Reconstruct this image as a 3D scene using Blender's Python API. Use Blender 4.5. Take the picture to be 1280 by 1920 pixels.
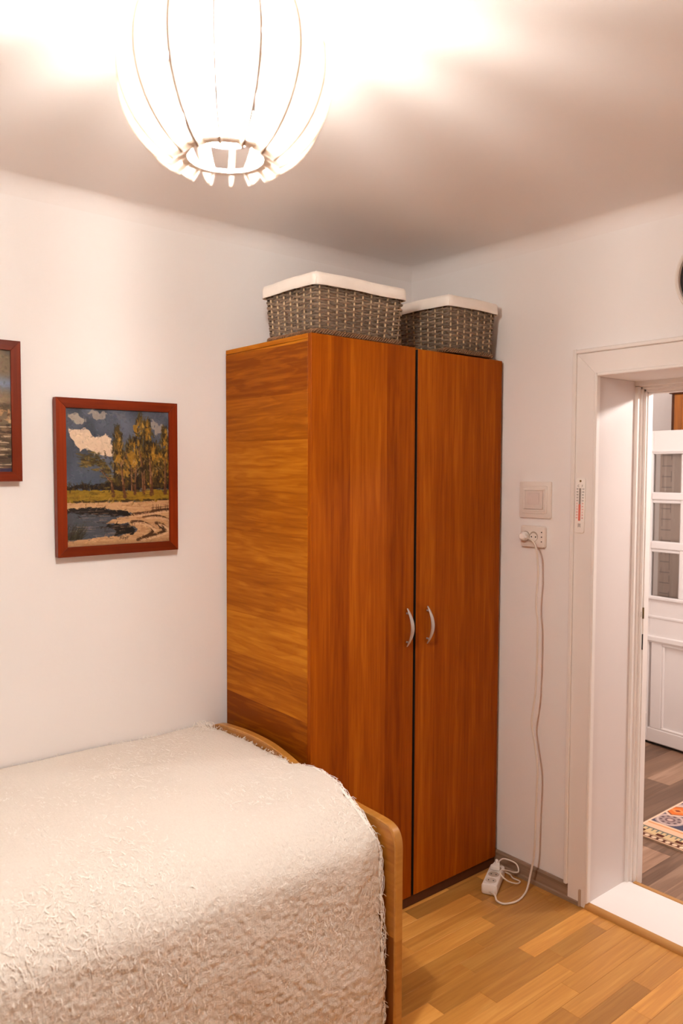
import bpy, bmesh, math, random
import numpy as np
from mathutils import Vector, Matrix
random.seed(7); RNG = np.random.default_rng(11)
PI = math.pi
sc = bpy.context.scene
COL = sc.collection
for o in list(bpy.data.objects): bpy.data.objects.remove(o)

# ------------------------------------------------------------------ camera
def rad(d): return d*PI/180
YAW, PITCH, ROLL = rad(50.169), rad(2.865), rad(0.224)
_F = Vector((math.cos(YAW)*math.cos(PITCH), math.sin(YAW)*math.cos(PITCH), -math.sin(PITCH)))
_R = Vector((math.sin(YAW), -math.cos(YAW), 0)); _U = _R.cross(_F)
_R2 = _R*math.cos(ROLL) + _U*math.sin(ROLL); _U2 = _U*math.cos(ROLL) - _R*math.sin(ROLL)
cd = bpy.data.cameras.new('camera'); cam = bpy.data.objects.new('camera', cd); COL.objects.link(cam)
cam.matrix_world = Matrix(((_R2.x, _U2.x, -_F.x, 0), (_R2.y, _U2.y, -_F.y, 0), (_R2.z, _U2.z, -_F.z, 1.6), (0, 0, 0, 1)))
cd.sensor_fit = 'VERTICAL'; cd.sensor_height = 36; cd.lens = 28; cd.clip_start = .05
cd.dof.use_dof = True; cd.dof.focus_distance = 2.75; cd.dof.aperture_fstop = 3.2
sc.camera = cam

# ------------------------------------------------------------------ world, lights, exposure
w = bpy.data.worlds.new('world'); sc.world = w; w.use_nodes = True
w.node_tree.nodes['Background'].inputs[0].default_value = (.01, .01, .012, 1)
LAMP_STRENGTH = 195.0          # sides of the opal cylinder
BULB_STRENGTH = 880.0          # its open lower end, where the bulb shows
LAMP_COLOR = (1.0, .955, .88, 1)
hl = bpy.data.lights.new('hall_lamp', 'POINT'); hl.energy = 50; hl.shadow_soft_size = .045; hl.color = (1, .945, .90)
hlo = bpy.data.objects.new('hall_lamp', hl); hlo.location = (3.50, .94, 2.10); COL.objects.link(hlo)
sc.view_settings.view_transform = 'Standard'; sc.view_settings.look = 'None'
sc.view_settings.gamma = 1; sc.view_settings.use_curve_mapping = False
sc.view_settings.exposure = 0.06
sc.cycles.max_bounces = 12; sc.cycles.diffuse_bounces = 8; sc.cycles.transparent_max_bounces = 12
sc.cycles.caustics_reflective = False; sc.cycles.caustics_refractive = False

# ------------------------------------------------------------------ mesh helpers
class MB:
    def __init__(s): s.v = []; s.f = []
    def add(s, vs, fs):
        n = len(s.v); s.v += [tuple(p) for p in vs]; s.f += [tuple(i+n for i in f) for f in fs]; return s
    def box(s, a, b, bev=0.0):
        a, b = [min(x, y) for x, y in zip(a, b)], [max(x, y) for x, y in zip(a, b)]
        if bev <= 0:
            vs = [(x, y, z) for x in (a[0], b[0]) for y in (a[1], b[1]) for z in (a[2], b[2])]
            return s.add(vs, [(0,1,3,2), (4,6,7,5), (0,4,5,1), (2,3,7,6), (0,2,6,4), (1,5,7,3)])
        bev = min(bev, *[(q-p)*.49 for p, q in zip(a, b)])
        vs = []; idx = {}
        for c in range(8):
            sg = [(c >> k) & 1 for k in range(3)]
            for ax in range(3):
                p = [0]*3
                for k in range(3):
                    e = b[k] if sg[k] else a[k]
                    p[k] = e if k == ax else e + (-bev if sg[k] else bev)
                idx[(c, ax)] = len(vs); vs.append(p)
        fs = []
        for ax in range(3):
            o1, o2 = [k for k in range(3) if k != ax]
            for sg in (0, 1):
                base = sg << ax
                cs = [base, base | 1 << o1, base | 1 << o1 | 1 << o2, base | 1 << o2]
                fs.append(tuple(idx[(c, ax)] for c in cs))
        for c_ax in range(3):
            x, y = [k for k in range(3) if k != c_ax]
            for sx in (0, 1):
                for sy in (0, 1):
                    c0 = sx << x | sy << y; c1 = c0 | 1 << c_ax
                    fs.append((idx[(c0, x)], idx[(c1, x)], idx[(c1, y)], idx[(c0, y)]))
        for c in range(8): fs.append((idx[(c, 0)], idx[(c, 1)], idx[(c, 2)]))
        return s.add(vs, fs)
    def tube(s, pts, r, n=8, closed=False, flat=1.0):
        P = [Vector(p) for p in pts]; m = len(P)
        rs = r if isinstance(r, (list, tuple)) else [r]*m
        T = []
        for i in range(m):
            a = P[(i-1) % m] if closed or i > 0 else P[i]
            b = P[(i+1) % m] if closed or i < m-1 else P[i]
            T.append((b-a).normalized())
        up = Vector((0, 0, 1)) if abs(T[0].z) < .9 else Vector((1, 0, 0))
        nrm = (up - T[0]*up.dot(T[0])).normalized()
        vs = []
        for i in range(m):
            nrm = (nrm - T[i]*nrm.dot(T[i])).normalized()
            bi = T[i].cross(nrm)
            for k in range(n):
                a = 2*PI*k/n
                vs.append(P[i] + nrm*(math.cos(a)*rs[i]) + bi*(math.sin(a)*rs[i]*flat))
        fs = []
        for i in range(m if closed else m-1):
            j = (i+1) % m
            for k in range(n):
                fs.append((i*n+k, i*n+(k+1) % n, j*n+(k+1) % n, j*n+k))
        if not closed:
            fs.append(tuple(range(n-1, -1, -1))); fs.append(tuple((m-1)*n+k for k in range(n)))
        return s.add(vs, fs)
    def lathe(s, prof, n=32, c=(0, 0, 0), axis='z', closed=False):
        vs = []
        for r, h in prof:
            for k in range(n):
                a = 2*PI*k/n; x, y = r*math.cos(a), r*math.sin(a)
                p = (x, y, h) if axis == 'z' else ((h, x, y) if axis == 'x' else (x, h, y))
                vs.append((p[0]+c[0], p[1]+c[1], p[2]+c[2]))
        fs = []; m = len(prof)
        for i in range(m if closed else m-1):
            j = (i+1) % m
            for k in range(n): fs.append((i*n+k, i*n+(k+1) % n, j*n+(k+1) % n, j*n+k))
        if not closed:
            if prof[0][0] > 1e-6: fs.append(tuple(range(n)))
            if prof[-1][0] > 1e-6: fs.append(tuple((m-1)*n+k for k in range(n)))
        return s.add(vs, fs)
    def prism(s, poly, h0, h1, axis):       # poly in the two other axes (in x,y,z order)
        def mk(p, h):
            if axis == 'x': return (h, p[0], p[1])
            if axis == 'y': return (p[0], h, p[1])
            return (p[0], p[1], h)
        n = len(poly)
        vs = [mk(p, h0) for p in poly] + [mk(p, h1) for p in poly]
        fs = [tuple(range(n)), tuple(range(2*n-1, n-1, -1))] + [(i, (i+1) % n, n+(i+1) % n, n+i) for i in range(n)]
        return s.add(vs, fs)
    def build(s, name, mat, parent=None, smooth=False, bevel=0.0, recalc=True, loc=None):
        me = bpy.data.meshes.new(name); me.from_pydata(s.v, [], s.f)
        if recalc:
            bm = bmesh.new(); bm.from_mesh(me); bmesh.ops.recalc_face_normals(bm, faces=bm.faces)
            if bevel > 0:
                es = [e for e in bm.edges if len(e.link_faces) == 2 and e.calc_face_angle(0) > .7]
                bmesh.ops.bevel(bm, geom=es, offset=bevel, segments=2, affect='EDGES', profile=.5)
            bm.to_mesh(me); bm.free()
        if smooth:
            me.polygons.foreach_set('use_smooth', [True]*len(me.polygons))
            if smooth == 'auto': me.set_sharp_from_angle(angle=rad(38))
        me.materials.append(mat)
        o = bpy.data.objects.new(name, me); COL.objects.link(o)
        if parent: o.parent = parent
        if loc: o.location = loc
        return o
def empty(name, loc=(0, 0, 0)):
    o = bpy.data.objects.new(name, None); o.location = loc; o.empty_display_size = .05; COL.objects.link(o); return o
def tag(o, label, cat, group=None):
    o['label'] = label; o['category'] = cat
    if group: o['group'] = group
    return o
def struct(o): o['kind'] = 'structure'; return o
def stuff(o): o['kind'] = 'stuff'; return o
def rrect(cx, cy, w, h, r, n=5):
    out = []
    for sx, sy, a0 in ((1, 1, 0), (-1, 1, 90), (-1, -1, 180), (1, -1, 270)):
        for i in range(n+1):
            a = rad(a0 + 90*i/n); out.append((cx+sx*(w/2-r)+r*math.cos(a), cy+sy*(h/2-r)+r*math.sin(a)))
    return out
def catmull(pts, k=6):
    P = [Vector(p) for p in pts]; P = [P[0]*2-P[1]] + P + [P[-1]*2-P[-2]]; out = []
    for i in range(1, len(P)-2):
        for j in range(k):
            t = j/k; a, b, c, d = P[i-1:i+3]
            out.append(.5*((2*b) + (c-a)*t + (2*a-5*b+4*c-d)*t*t + (3*b-a-3*c+d)*t**3))
    out.append(P[-2]); return out

# ------------------------------------------------------------------ materials
def lin(c): return tuple(((x/255)/12.92 if x/255 <= .04045 else ((x/255+.055)/1.055)**2.4) for x in c)
class NT:
    def __init__(s, name):
        s.m = bpy.data.materials.new(name); s.m.use_nodes = True; s.t = s.m.node_tree; s.b = s.t.nodes['Principled BSDF']
    def n(s, ty, **kw):
        nd = s.t.nodes.new(ty)
        for k, v in kw.items(): setattr(nd, k, v)
        return nd
    def l(s, a, b): s.t.links.new(a, b)
    def set(s, sock, v):
        if hasattr(v, 'is_output'): s.l(v, sock)
        else: sock.default_value = v
    def math(s, op, a, b=0.0, c=0.0):
        nd = s.n('ShaderNodeMath', operation=op); s.set(nd.inputs[0], a); s.set(nd.inputs[1], b); s.set(nd.inputs[2], c); return nd.outputs[0]
    def mix(s, f, a, b, blend='MIX'):
        nd = s.n('ShaderNodeMix', data_type='RGBA', blend_type=blend); s.set(nd.inputs[0], f)
        for i, v in ((6, a), (7, b)): s.set(nd.inputs[i], v if hasattr(v, 'is_output') else (*v[:3], 1))
        return nd.outputs[2]
    def obj(s): return s.n('ShaderNodeTexCoord').outputs['Object']
    def noise(s, vec, scale, detail=3, rough=.55, dist=0.0, w=None):
        nd = s.n('ShaderNodeTexNoise'); nd.noise_dimensions = '4D' if w is not None else '3D'
        s.l(vec, nd.inputs['Vector']); nd.inputs['Scale'].default_value = scale; nd.inputs['Detail'].default_value = detail
        nd.inputs['Roughness'].default_value = rough; nd.inputs['Distortion'].default_value = dist
        if w is not None: s.set(nd.inputs['W'], w)
        return nd.outputs['Fac']
    def mapping(s, vec, scale=(1, 1, 1), loc=(0, 0, 0)):
        nd = s.n('ShaderNodeMapping'); s.l(vec, nd.inputs['Vector']); nd.inputs['Scale'].default_value = scale; nd.inputs['Location'].default_value = loc
        return nd.outputs[0]
    def ramp(s, f, stops):
        nd = s.n('ShaderNodeValToRGB'); s.l(f, nd.inputs[0]); cr = nd.color_ramp
        while len(cr.elements) < len(stops): cr.elements.new(.5)
        for e, (p, c) in zip(cr.elements, stops): e.position = p; e.color = (*c[:3], 1) if isinstance(c, (tuple, list)) else (c, c, c, 1)
        return nd.outputs[0]
    def bump(s, h, strength=.3, dist=.002):
        nd = s.n('ShaderNodeBump'); nd.inputs['Strength'].default_value = strength; nd.inputs['Distance'].default_value = dist
        s.l(h, nd.inputs['Height']); s.l(nd.outputs[0], s.b.inputs['Normal'])
    def out(s, col=None, rough=.5, spec=.5):
        if col is not None: s.set(s.b.inputs['Base Color'], col if hasattr(col, 'is_output') else (*col[:3], 1))
        s.set(s.b.inputs['Roughness'], rough); s.b.inputs['Specular IOR Level'].default_value = spec
        return s.m
def plain(name, col, rough=.5, spec=.5, metal=0, var=.04, scale=40):
    t = NT(name); f = t.noise(t.obj(), scale, 3)
    c = t.mix(f, tuple(x*(1-var) for x in col), tuple(min(1, x*(1+var)) for x in col))
    t.b.inputs['Metallic'].default_value = metal
    return t.out(c, rough, spec)
def plaster(name, col, bump=.25):
    t = NT(name); v = t.obj()
    f = t.noise(v, 1.7, 4); c = t.mix(f, tuple(x*.975 for x in col), tuple(min(1, x*1.015) for x in col))
    f2 = t.math('ADD', t.noise(v, 55, 4), t.math('MULTIPLY', t.noise(v, 6, 2), 3.0))
    t.bump(f2, bump, .0015)
    return t.out(c, .7, .25)
def wood(name, cols, axis=0, across=None, strip=.09, tone=.35, streak=60, rough=.4, spec=.45, ring=9.0, rnd=True, wob=.02, stretch=14, coat=0.0, streakw=1.0):
    """axis = grain direction; across = axis over which the planks of the veneer change."""
    t = NT(name); v = t.obj()
    if across is None: across = (axis+1) % 3
    sep = t.n('ShaderNodeSeparateXYZ'); t.l(v, sep.inputs[0])
    low = t.mapping(v, tuple(.35 if k == axis else 1.6 for k in range(3)))
    warp = t.math('MULTIPLY', t.math('SUBTRACT', t.noise(low, 1.6, 2), .5), wob*2)
    oi = t.n('ShaderNodeObjectInfo').outputs['Random']; gi = t.n('ShaderNodeNewGeometry').outputs['Random Per Island']
    seed = t.math('ADD', t.math('MULTIPLY', oi, 37.0), t.math('MULTIPLY', gi, 23.0)) if rnd else 0.0
    a = t.math('ADD', t.math('DIVIDE', t.math('ADD', sep.outputs[across], warp), strip), seed)
    wn = t.n('ShaderNodeTexWhiteNoise', noise_dimensions='1D'); t.l(t.math('FLOOR', a), wn.inputs['W'])
    W = t.math('MULTIPLY', wn.outputs['Value'], 19.0)
    st = t.mapping(v, tuple(1.0 if k == axis else float(stretch) for k in range(3)))
    g1 = t.noise(st, ring/stretch*2.2, 2, .5, 1.2, w=W)                     # broad figure
    fine = t.mapping(v, tuple(1.0 if k == axis else 22.0 for k in range(3)))
    g2 = t.noise(fine, streak/22*1.2, 4, .6, .3, w=W)                       # fine streaks
    bands = t.math('ABSOLUTE', t.math('SUBTRACT', t.math('FRACT', t.math('MULTIPLY', g1, 3.2)), .5))
    f = t.math('ADD', t.math('MULTIPLY', t.math('SUBTRACT', wn.outputs['Value'], .5), tone),
               t.math('ADD', t.math('MULTIPLY', g1, .34), t.math('ADD', t.math('MULTIPLY', t.math('ADD', t.math('MULTIPLY', t.math('SUBTRACT', g2, .5), streakw), .5), .42), t.math('MULTIPLY', bands, .22))))
    c = t.ramp(f, [(.18, cols[0]), (.48, cols[1]), (.8, cols[2])])
    if rnd:
        k = t.math('FRACT', t.math('ADD', t.math('MULTIPLY', oi, 7.31), t.math('MULTIPLY', gi, 3.77)))
        k = t.math('ADD', .72, t.math('MULTIPLY', k, .56))
        hs = t.n('ShaderNodeHueSaturation'); t.l(c, hs.inputs['Color']); t.l(k, hs.inputs['Value']); c = hs.outputs[0]
    t.bump(g2, .08, .001)
    if coat: t.b.inputs['Coat Weight'].default_value = coat; t.b.inputs['Coat Roughness'].default_value = .25
    return t.out(c, rough, spec)
def attr_mat(name, rough=.6, bump=.3, bscale=300, spec=.3):
    t = NT(name); at = t.n('ShaderNodeVertexColor', layer_name='Col')
    t.bump(t.noise(t.obj(), bscale, 3), bump, .001)
    return t.out(at.outputs[0], rough, spec)
def emit(name, col, strength):
    t = NT(name); t.b.inputs['Base Color'].default_value = (.8, .8, .8, 1)
    t.b.inputs['Emission Color'].default_value = col; t.b.inputs['Emission Strength'].default_value = strength
    return t.m

M = {}
M['wall'] = plaster('wall_paint', (.84, .805, .79))
M['ceil'] = plaster('ceiling_paint', (.82, .775, .755), .15)
M['white_gloss'] = plain('white_gloss_paint', (.82, .78, .765), .35, .5, var=.02, scale=9)
M['threshold'] = plain('threshold_paint', (.86, .82, .80), .5, .3, var=.02, scale=12)
M['casing'] = plain('casing_paint', (.80, .745, .71), .4, .4, var=.02, scale=9)
M['lamp_white'] = plain('lamp_white', (.86, .83, .79), .5, .3, var=.02)
def rib_mat():
    t = NT('lamp_rib_opal'); t.out((.84, .78, .72), .55, .2)
    tr = t.n('ShaderNodeBsdfTranslucent'); tr.inputs['Color'].default_value = (.88, .80, .72, 1); mx = t.n('ShaderNodeMixShader'); mx.inputs[0].default_value = .22
    t.l(t.b.outputs[0], mx.inputs[1]); t.l(tr.outputs[0], mx.inputs[2]); t.l(mx.outputs[0], t.t.nodes['Material Output'].inputs[0]); return t.m
M['lamp_wood'] = rib_mat(); M['rib_edge'] = plain('rib_edge_tan', (.36, .25, .17), .7, .2)
M['glow'] = emit('lamp_glow', LAMP_COLOR, LAMP_STRENGTH); M['bulb'] = emit('bulb_glow', LAMP_COLOR, BULB_STRENGTH)
WF = [(.20, .036, .0008), (.305, .066, .0012), (.44, .122, .004)]
M['ward_front'] = wood('wardrobe_door_veneer', WF, axis=2, across=0, strip=.083, tone=.26, streak=70, rough=.5, spec=.07, wob=.012, ring=10, rnd=False, streakw=1.7)
WS = [(.19, .040, .0012), (.35, .101, .0035), (.52, .19, .011)]
M['ward_side'] = wood('wardrobe_side_veneer', WS, axis=1, across=2, strip=.155, tone=.46, streak=50, rough=.5, spec=.07, wob=.05, ring=16, stretch=9, rnd=False, streakw=1.6)
M['dark_wood'] = plain('dark_plinth', (.085, .026, .008), .6, .3, var=.2, scale=30)
M['dark'] = plain('gap_shade', (.02, .014, .01), .8, .1)  # near-black colour standing in for the shade inside gaps
M['pine'] = wood('bed_pine', [(.25, .078, .008), (.38, .145, .018), (.52, .22, .035)], axis=1, across=2, strip=.12, tone=.15, streak=45, rough=.32, rnd=False, coat=.3)
M['pine_v'] = wood('bed_leg_pine', [(.15, .036, .004), (.23, .066, .008), (.32, .11, .016)], axis=2, across=1, strip=.15, tone=.1, streak=45, rough=.32, rnd=False, coat=.3)
M['pine_x'] = wood('bed_rail_pine', [(.34, .13, .02), (.48, .215, .04), (.62, .31, .07)], axis=0, across=2, strip=.15, tone=.1, streak=45, rough=.32, rnd=False, coat=.3)
PQ = [(.40, .155, .028), (.56, .262, .055), (.72, .39, .11)]
M['parquet'] = wood('oak_parquet', PQ, axis=0, across=1, strip=.06, tone=.12, streak=60, rough=.34, spec=.5, wob=.0, ring=14, coat=.15)
M['floor_base'] = plain('floor_underlay', (.12, .05, .015), .8, .1)
M['laminate'] = wood('hall_laminate', [(.14, .072, .042), (.28, .16, .10), (.48, .31, .215)], axis=0, across=1, strip=.17, tone=.35, streak=40, rough=.4, spec=.4, wob=.02, ring=10)
M['skirting'] = wood('grey_skirting', [(.19, .115, .068), (.30, .195, .128), (.41, .285, .20)], axis=1, across=2, strip=.045, tone=.2, streak=40, rough=.5, rnd=False, wob=0)
M['trim_oak'] = wood('oak_trim', [(.38, .17, .045), (.52, .26, .075), (.64, .36, .12)], axis=1, across=0, strip=.1, tone=.1, streak=40, rough=.35, rnd=False)
M['frame_v'] = wood('red_frame_vertical', [(.085, .008, .0008), (.155, .017, .0014), (.25, .035, .003)], axis=2, across=0, strip=.05, tone=.15, streak=90, rough=.4, spec=.2, rnd=True)
M['frame_h'] = wood('red_frame_horizontal', [(.065, .0065, .0007), (.125, .0135, .0012), (.21, .029, .0026)], axis=0, across=2, strip=.05, tone=.15, streak=90, rough=.4, spec=.2, rnd=True)
M['paint'] = attr_mat('oil_paint', .55, .5, 220)
M['rug'] = attr_mat('rug_pile', .95, .5, 500, .1)
M['plastic'] = plain('white_plastic', (.80, .735, .68), .35, .5, var=.015)
M['plastic_w'] = plain('white_plastic_bright', (.84, .80, .76), .35, .5, var=.015)
M['plastic_g'] = plain('socket_well', (.46, .38, .31), .45, .4, var=.05)
M['black'] = plain('black_print', (.02, .017, .015), .6, .2)
M['red'] = plain('red_print', (.62, .07, .045), .5, .3)
M['redfluid'] = plain('red_fluid', (.70, .16, .11), .3, .5)
M['glassgrey'] = plain('grey_capillary', (.30, .25, .22), .2, .6)
M['steel'] = plain('brushed_steel', (.58, .55, .53), .38, .5, metal=.75, var=.05, scale=120)
M['brass'] = plain('dull_brass', (.22, .15, .06), .4, .5, metal=.8, var=.1)
M['linen'] = plain('white_liner', (.84, .77, .70), .9, .1, var=.04, scale=30)
M['seam'] = plain('liner_seam', (.90, .86, .80), .9, .1)
M['willow'] = wood('grey_willow', [(.075, .047, .028), (.175, .115, .072), (.31, .22, .15)], axis=0, across=2, strip=.5, tone=.0, streak=60, rough=.6, rnd=True, stretch=6)
M['stake'] = plain('peeled_stake', (.60, .43, .26), .6, .3, var=.25, scale=60)
M['braid'] = plain('braid_willow', (.19, .095, .045), .55, .35, var=.35, scale=50)
M['cord'] = plain('cord_pvc', (.74, .65, .57), .45, .4, var=.03)
M['cabinet'] = wood('amber_cabinet', [(.28, .07, .006), (.50, .17, .012), (.65, .27, .02)], axis=2, across=1, strip=.1, tone=.2, streak=40, rough=.35, rnd=False)
M['mattress'] = plain('mattress_cover', (.6, .57, .53), .9, .1)

# spread cloth
def cloth_mat():
    t = NT('rag_weave'); v = t.obj()
    rib = t.noise(t.mapping(v, (190, 18, 18)), 1.0, 3, .6)                    # warp lines run down the cloth
    weft = t.noise(t.mapping(v, (60, 330, 330)), 1.0, 3, .65)
    fuzz = t.noise(v, 170, 5, .7, .6)
    blot = t.noise(v, 5, 3); mid = t.noise(t.mapping(v, (1, .75, .75)), 120, 4, .65, .3)
    c = t.mix(fuzz, (.70, .61, .53), (.94, .88, .80)); c = t.mix(t.math('MULTIPLY', blot, .5), c, (.90, .85, .79))
    h = t.math('ADD', t.math('MULTIPLY', rib, 1.5), t.math('ADD', t.math('MULTIPLY', weft, .9), t.math('ADD', t.math('MULTIPLY', fuzz, 1.2), t.math('MULTIPLY', mid, 1.6))))
    t.bump(h, .6, .005)
    return t.out(c, .95, .08)
M['spread'] = cloth_mat()
M['thread'] = plain('cotton_thread', (.94, .89, .83), .9, .1, var=.06)
def glass_mat():
    t = NT('pane_glass'); tr = t.n('ShaderNodeBsdfTransparent'); tr.inputs['Color'].default_value = (.95, .95, .94, 1)
    gl = t.n('ShaderNodeBsdfGlossy'); gl.inputs['Roughness'].default_value = .03; fr = t.n('ShaderNodeFresnel'); fr.inputs['IOR'].default_value = 1.45
    mx = t.n('ShaderNodeMixShader'); t.l(fr.outputs[0], mx.inputs[0]); t.l(tr.outputs[0], mx.inputs[1]); t.l(gl.outputs[0], mx.inputs[2])
    t.l(mx.outputs[0], t.t.nodes['Material Output'].inputs[0]); return t.m
M['glass'] = glass_mat()
def curtain_mat():
    t = NT('curtain_cloth'); v = t.obj(); sep = t.n('ShaderNodeSeparateXYZ'); t.l(v, sep.inputs[0])
    f1 = t.noise(t.mapping(v, (1, 6, 160)), 1, 2); f2 = t.noise(t.mapping(v, (1, 130, 4)), 1, 2)
    c = t.mix(t.math('MULTIPLY', t.math('ADD', f1, f2), .5), (.76, .58, .49), (.92, .76, .66))
    def line(s, per, wd, off=0.0):
        x = t.math('FRACT', t.math('DIVIDE', t.math('ADD', s, off), per)); return t.math('LESS_THAN', t.math('ABSOLUTE', t.math('SUBTRACT', x, .5)), wd)
    gate = t.math('LESS_THAN', t.math('FRACT', t.math('ADD', t.math('DIVIDE', sep.outputs[1], .155), .86)), .42)
    g = t.math('MULTIPLY', t.math('MAXIMUM', line(sep.outputs[2], .062, .05), t.math('MULTIPLY', line(sep.outputs[1], .052, .04), t.math('GREATER_THAN', t.noise(t.mapping(v, (1, 9, 9)), 1, 1), .5))), gate)
    c = t.mix(t.math('MULTIPLY', g, .55), c, (.30, .20, .18))
    return t.out(c, .9, .1)
M['curtain'] = curtain_mat()

# ------------------------------------------------------------------ room shell
WY, WX = 2.56, 2.535            # left wall plane, right wall plane
X0, Y0 = -1.15, -1.45           # walls behind the camera
HX, HX2 = 2.855, 4.70           # hall from HX to HX2
DY0, DY1, DZ = .78, 1.615, 1.945
CZ = 2.498
struct(MB().box((X0-.1, WY, -.1), (WX+.29, WY+.12, CZ+.1)).build('wall_left', M['wall']))
struct(MB().box((X0-.1, Y0-.12, -.1), (WX+.29, Y0, CZ+.1)).build('wall_front', M['wall']))
struct(MB().box((X0-.12, Y0-.1, -.1), (X0, WY+.1, CZ+.1)).build('wall_rear', M['wall']))
m = MB(); m.box((WX, DY1, -.1), (WX+.25, WY+.02, CZ+.1)); m.box((WX, Y0-.02, -.1), (WX+.25, DY0, CZ+.1)); m.box((WX, DY0, DZ), (WX+.25, DY1, CZ+.1))
struct(m.build('wall_right', M['wall']))
# ceiling with a plaster cove
def cove():
    R = .055
    def lines(a, b):
        L = [a, b]; n = 12
        for i in range(n+1): L += [a + R*(1-math.cos(PI/2*i/n)), b - R*(1-math.cos(PI/2*i/n))]
        L += list(np.linspace(a+R, b-R, 8)); return sorted(set(round(x, 5) for x in L))
    xs, ys = lines(X0, WX), lines(Y0, WY); vs = []; fs = []
    for x in xs:
        for y in ys:
            d = min(x-X0, WX-x, y-Y0, WY-y)
            z = CZ if d >= R else CZ - R + math.sqrt(max(0, R*R-(R-d)**2))
            vs.append((x, y, z))
    ny = len(ys)
    for i in range(len(xs)-1):
        for j in range(ny-1): fs.append((i*ny+j, i*ny+j+1, (i+1)*ny+j+1, (i+1)*ny+j))
    m = MB(); m.add(vs, fs); m.box((X0-.1, Y0-.1, CZ+.02), (WX+.1, WY+.1, CZ+.1))
    return m
struct(cove().build('ceiling', M['ceil'], smooth='auto', recalc=False))
# floor: underlay plus single parquet blocks
fl = struct(MB().box((X0-.1, Y0-.1, -.12), (WX+.01, WY+.02, -.009)).build('floor', M['floor_base']))
RW = .0672; blocks = []
rr = random.Random(5)
y = 2.56 - .0; row = 0
while y > Y0:
    x = X0 - rr.random()*.4
    while x < WX-.005:
        L = rr.choice((.22, .30, .36, .42, .48, .55)) + rr.random()*.06
        a, b = max(x, X0), min(x+L, WX-.004)
        if b-a > .02: blocks.append((a, b, y-RW, y))
        x += L
    y -= RW
near = [q for q in blocks if q[1] > .9 and q[3] > .45]
near = sorted(near, key=lambda q: -(q[1]-q[2]*.2))[:300]; ns = set(near)
G = .0002
def block(m, q):
    a, b, c, d = q; dz = -rr.random()*.0004
    zt, e = dz, .0005
    vs = [(a+G, c+G, -.0095), (b-G, c+G, -.0095), (b-G, d-G, -.0095), (a+G, d-G, -.0095),
          (a+G, c+G, zt-e), (b-G, c+G, zt-e), (b-G, d-G, zt-e), (a+G, d-G, zt-e),
          (a+G+e, c+G+e, zt), (b-G-e, c+G+e, zt), (b-G-e, d-G-e, zt), (a+G+e, d-G-e, zt)]
    fs = [(8, 9, 10, 11)] + [(i, (i+1) % 4, 4+(i+1) % 4, 4+i) for i in range(4)] + [(4+i, 4+(i+1) % 4, 8+(i+1) % 4, 8+i) for i in range(4)]
    m.add(vs, fs)
for q in near:
    m = MB(); block(m, q); m.build('parquet_block', M['parquet'], fl, recalc=False)
m = MB()
for q in blocks:
    if q not in ns: block(m, q)
stuff(m.build('parquet_rest', M['parquet'], fl, recalc=False))

# skirting along the right wall
bb = struct(MB().prism([(WX, 0), (WX-.022, 0), (WX-.021, .012), (WX-.015, .016), (WX-.014, .056), (WX-.009, .062), (WX, .062)], 1.640, 2.555, 'y').build('baseboard_right', M['skirting']))
MB().box((WX-.0235, 1.632, 0), (WX, 1.6405, .0635), .002).build('end_cap', plain('skirting_cap', (.46, .33, .24), .4, .4), bb)
struct(MB().prism([(WY, 0), (WY-.02, 0), (WY-.014, .016), (WY-.013, .056), (WY, .062)], X0, 1.5, 'x').build('baseboard_left', M['skirting']))

# door opening: casing, rebated frame, threshold
d1 = struct(empty('door_1', (0, 0, 0)))
CT = .016
def board_side(y0, y1): 
    return MB().prism([(WX, y0), (WX-CT, y0), (WX-CT, y1), (WX, y1)], .0, 2.045, 'z')
side = MB().prism([(1.615, 0.0), (1.690, 0.0), (1.690, 2.030), (1.615, 1.955)], WX-CT, WX, 'x').build('casing_board', M['casing'], d1, bevel=.002)
side2 = MB().prism([(DY0, 0.0), (DY0-.075, 0.0), (DY0-.075, 2.030), (DY0, 1.955)], WX-CT, WX, 'x').build('casing_board', M['casing'], d1, bevel=.002)
MB().prism([(1.615, 1.955), (1.690, 2.030), (DY0-.075, 2.030), (DY0, 1.955)], WX-CT, WX, 'x').build('casing_head', M['casing'], d1, bevel=.002)
m = MB(); m.box((WX-.024, 1.690, .062), (WX, 1.705, 2.047), .003); m.build('casing_bead', M['casing'], d1)
m = MB(); m.box((WX-.024, DY0-.09, 2.030), (WX, 1.690, 2.045), .003); m.build('casing_bead', M['casing'], d1)
m = MB(); m.box((WX-.020, 1.605, .02), (WX+.004, 1.617, 1.956), .003); m.build('inner_bead', M['casing'], d1)
m = MB(); m.box((WX-.020, DY0, 1.944), (WX+.004, 1.605, 1.957), .003); m.build('inner_bead', M['casing'], d1)
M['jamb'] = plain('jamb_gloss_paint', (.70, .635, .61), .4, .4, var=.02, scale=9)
MB().box((WX+.002, 1.6125, .0), (2.7835, 1.617, 1.9445)).build('jamb_lining', M['jamb'], d1); MB().box((WX+.002, DY0-.002, .0), (2.7835, DY0+.0025, 1.9445)).build('jamb_lining', M['jamb'], d1)
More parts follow.
